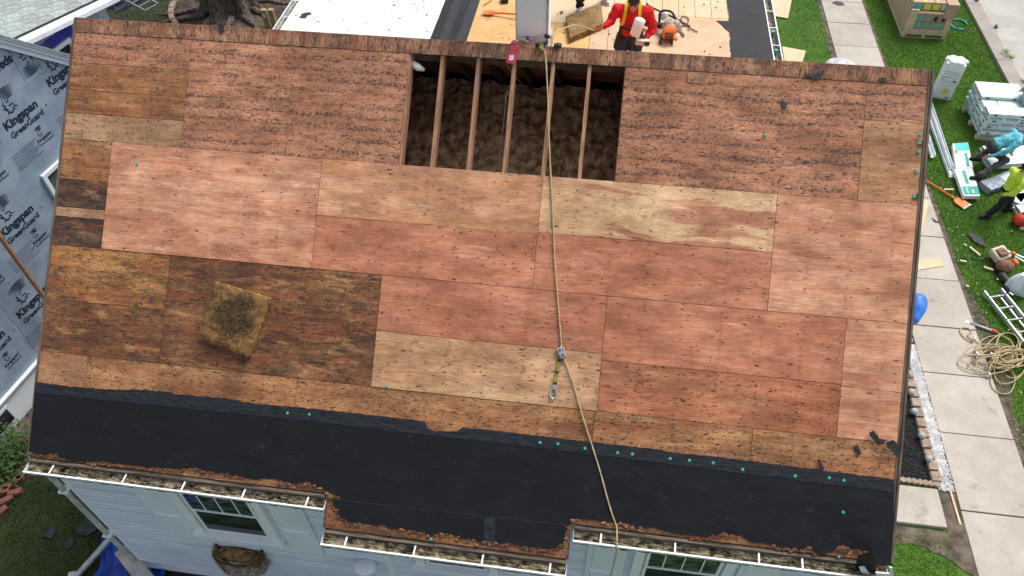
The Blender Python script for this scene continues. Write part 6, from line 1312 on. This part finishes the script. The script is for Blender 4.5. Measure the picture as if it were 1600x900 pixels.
# worker in red on the flat roof behind the ridge, facing the camera
q = V((6.40, 4.0, WZ)); sc = 1.16
hR = YP(937, 45, 3.62)       # his right hand (left in the picture) holding the line
hL = YP(1003, 57, 3.66)
root, P, R3, up, lat, Rt = person('worker in a red shirt and yellow harness straps holding a line behind the ridge', dict(base=q, pelvis=q+V((.02, .0, .95)), neck=q+V((.0, -.13, 1.45)), head=q+V((.0, -.24, 1.60)), face=V((-.05, -1, -.45)), hup=V((0, -.4, .9)),
    shR=q+V((-.235, -.10, 1.40)), shL=q+V((.235, -.10, 1.40)), elR=(q+V((-.225, -.10, 1.39))).lerp(hR, .5)+V((.02, .03, -.06)), wrR=hR+V((.07, .03, .02)), hdR=V((-1, -.25, -.05)), thR=V((0, 0, 1)),
    elL=q+V((.36, -.10, 1.10)), wrL=q+V((.2, -.32, 1.0)), hdL=V((-.5, -.8, .1)), thL=V((0, 0, 1)), hipR=q+V((-.09, -.04, .86)), hipL=q+V((.12, -.04, .86)), knR=q+V((-.15, -.22, .5)), knL=q+V((.12, -.24, .5)), anR=q+V((-.2, 0, .10)), anL=q+V((.22, 0, .10)), toeR=V((-.2, -1, 0)), toeL=V((.3, -1, 0))), (RED, NAVY, BSHOE), sc, .011, 'cap_nobrim', (1.1, .9))
STRAP = simple('yellow_harness_webbing', (.62, .42, .01, 1), (.74, .52, .03, 1), 20, .7, .2)
hs = thing('safety_harness', 'yellow and black safety harness worn over the red shirt', 'harness', tuple(q+V((0, -.2, 1.2))))
fwd = V((0, -1, 0)); nk = q+V((0, -.13, 1.45)); pv = q+V((.02, 0, .95))
for s_ in (-1, 1):
    pp = [nk+V((.10*s_, .10, .02)), nk+V((.105*s_, -.0, .09)), nk+V((.11*s_, -.115, -.02)), nk+V((.125*s_, -.135, -.14)), nk+V((.15*s_, -.12, -.24))]
    m = MB()
    for a, b in zip(smooth_path(pp, 4)[:-1], smooth_path(pp, 4)[1:]): m.bar(a, b+(b-a)*.15, .048, .012, V((0, -.75, .65)))
    part('shoulder_strap', m, STRAP, hs)
    m = MB(); a = nk+V((.15*s_, -.13, -.25)); m.bar(a, a+V((.01*s_, .03, -.16)), .06, .03, V((0, -1, 0))); part('buckle', m, MT['black'], hs, bevel=.01)
m = MB(); m.bar(nk+V((-.15, -.14, -.25)), nk+V((.10, -.17, -.33)), .035, .014, V((0, -1, .2))); part('chest_strap', m, MT['black'], hs)
m = MB(); m.tube([nk+V((.02+.03*math.cos(t), -.185, -.31+.045*math.sin(t))) for t in [i*.6 for i in range(11)]], .007, 6); part('d_ring', m, MT['black'], hs, smooth=True)
m = MB(); m.obox(q+V((-.17, -.06, .84)), (.11, .16, .24), Matrix.Rotation(.2, 4, 'Y')); m2 = single('tool_pouch', m, MT['black'], 'black tool pouch hanging at the hip of the red shirted worker', 'pouch', tuple(q+V((-.2, -.1, .8))), bevel=.02)
ng = thing('nail_gun', 'white coil nailer with tan magazine held by the red shirted worker', 'nail gun', tuple(hL))
a, b = YP(999, 35, 3.52), YP(993, 51, 3.50)
rpart('cylinder', lambda m: m.tube([a+(a-b)*.35, a+(a-b)*.25, b-(a-b)*.2, b-(a-b)*.3], [.06, .085, .08, .05], 16), MT['paper_white'], ng, smooth=True); rpart('nose', lambda m: m.bar(b, YP(987, 73, 3.50), .03, .04, (0, 1, 0)), MT['black'], ng, bevel=.006)
a, b = YP(993, 63, 3.55), YP(1014, 68, 3.55); rpart('coil_magazine', lambda m: m.obox((a+b)/2, (.22, .11, .09), Matrix.Rotation(.12, 4, 'Y')), simple('tan_magazine', (.42, .38, .3, 1), (.6, .56, .48, 1), 9, .5, .1), ng, bevel=.02)
rpart('latch', lambda m: m.obox(YP(1011, 68, 3.48), (.08, .04, .06)), MT['black'], ng, bevel=.01); rpart('grip', lambda m: m.cap(YP(995, 50, 3.56), YP(1008, 60, 3.6), .022, .022), MT['black'], ng, smooth=True)
m = MB(); m.tube(smooth_path([YP(856, 58, .29), V((5.6, 1.9, 6.0)), hR+V((-.1, -.05, .0)), hR+V((-.02, 0, 0))]), .009, 7); single('lanyard_line', m, MT['rope'], 'tan line stretched from the chimney strap to the hand of the red shirted worker', 'rope', tuple(hR), smooth=True)
# second worker on the rear roof, only a lower leg and sneaker in view
ft = on_flat(906, 21); q = V((ft.x, ft.y+.03, WZ))
person('worker in black trousers and grey sneakers, cut off by the top of the frame', dict(base=q, pelvis=q+V((.1, .25, .92)), neck=q+V((.12, .2, 1.43)), head=q+V((.12, .17, 1.6)), face=V((.5, -1, -.3)), hup=V((0, 0, 1)), shR=q+V((-.08, .14, 1.38)), shL=q+V((.33, .3, 1.38)), elR=q+V((-.16, .0, 1.1)), wrR=q+V((-.1, -.2, .95)), elL=q+V((.42, .2, 1.1)), wrL=q+V((.35, -.02, .95)),
    hipR=q+V((.02, .2, .9)), hipL=q+V((.2, .3, .9)), knR=q+V((-.02, .05, .5)), knL=q+V((.34, .35, .5)), anR=q+V((-.02, .03, .11)), anL=q+V((.45, .45, .11)), toeR=V((.25, -1, 0)), toeL=V((.6, -1, 0))), (DGREY, BLK, GSHOE, MT['paper_white']), 1.0, .012)
# bending worker on the lawn
q = V((14.52, 7.30, .16)); f1, f2 = G(1521, 279, .16), G(1521, 250, .16)
hp = V((14.68, 7.38, .66)); nk = V((15.12, 7.40, .98))
person('worker in a teal shirt and grey trousers bent over the packs on the lawn', dict(base=q, pelvis=hp, neck=nk+V((.02, 0, -.06)), head=nk+V((.19, .0, -.12)), face=V((.5, -.1, -.9)), hup=V((.9, 0, .5)), shR=nk+V((-.05, -.20, -.08)), shL=nk+V((-.05, .2, -.08)), elR=V((14.86, 7.12, .70)), wrR=V((14.62, 7.16, .52)), elL=V((15.12, 7.7, .66)), wrL=V((15.2, 7.55, .46)),
    hdR=V((-1, .1, -.5)), hipR=hp+V((0, -.1, -.04)), hipL=hp+V((0, .1, -.04)), knR=V((14.98, 7.14, .46)), knL=V((14.96, 7.66, .50)), anR=f1+V((.08, .0, .10)), anL=f2+V((.08, .0, .10)), toeR=V((-1, -.1, 0)), toeL=V((-1, .1, 0))), (TEALS, DGREY, BSHOE), 1.0, .012)
# worker in lime shirt
b1 = G(1541, 341); q = V((b1.x+.12, b1.y+.08, 0))
person('worker in a lime shirt and black trousers stepping past the white bundles', dict(base=q, pelvis=q+V((.03, .02, .72)), neck=q+V((.04, .0, 1.17)), head=q+V((.09, .02, 1.35)), face=V((.8, .5, -.3)), hup=V((.25, 0, 1)), shR=q+V((.08, -.21, 1.10)), shL=q+V((.0, .20, 1.10)), elR=q+V((-.03, -.30, .88)), wrR=q+V((-.10, -.14, .72)), elL=q+V((.22, .32, .88)), wrL=q+V((.42, .22, .80)),
    hipR=q+V((.03, -.09, .70)), hipL=q+V((.03, .11, .70)), knR=q+V((-.02, -.10, .38)), knL=q+V((.26, .16, .42)), anR=q+V((-.12, -.08, .11)), anL=q+V((.34, .2, .11)), toeR=V((1, .2, 0))*-1, toeL=V((1, .2, 0))), (HIV, BLK, BSHOE), .97, .012, 'hair')
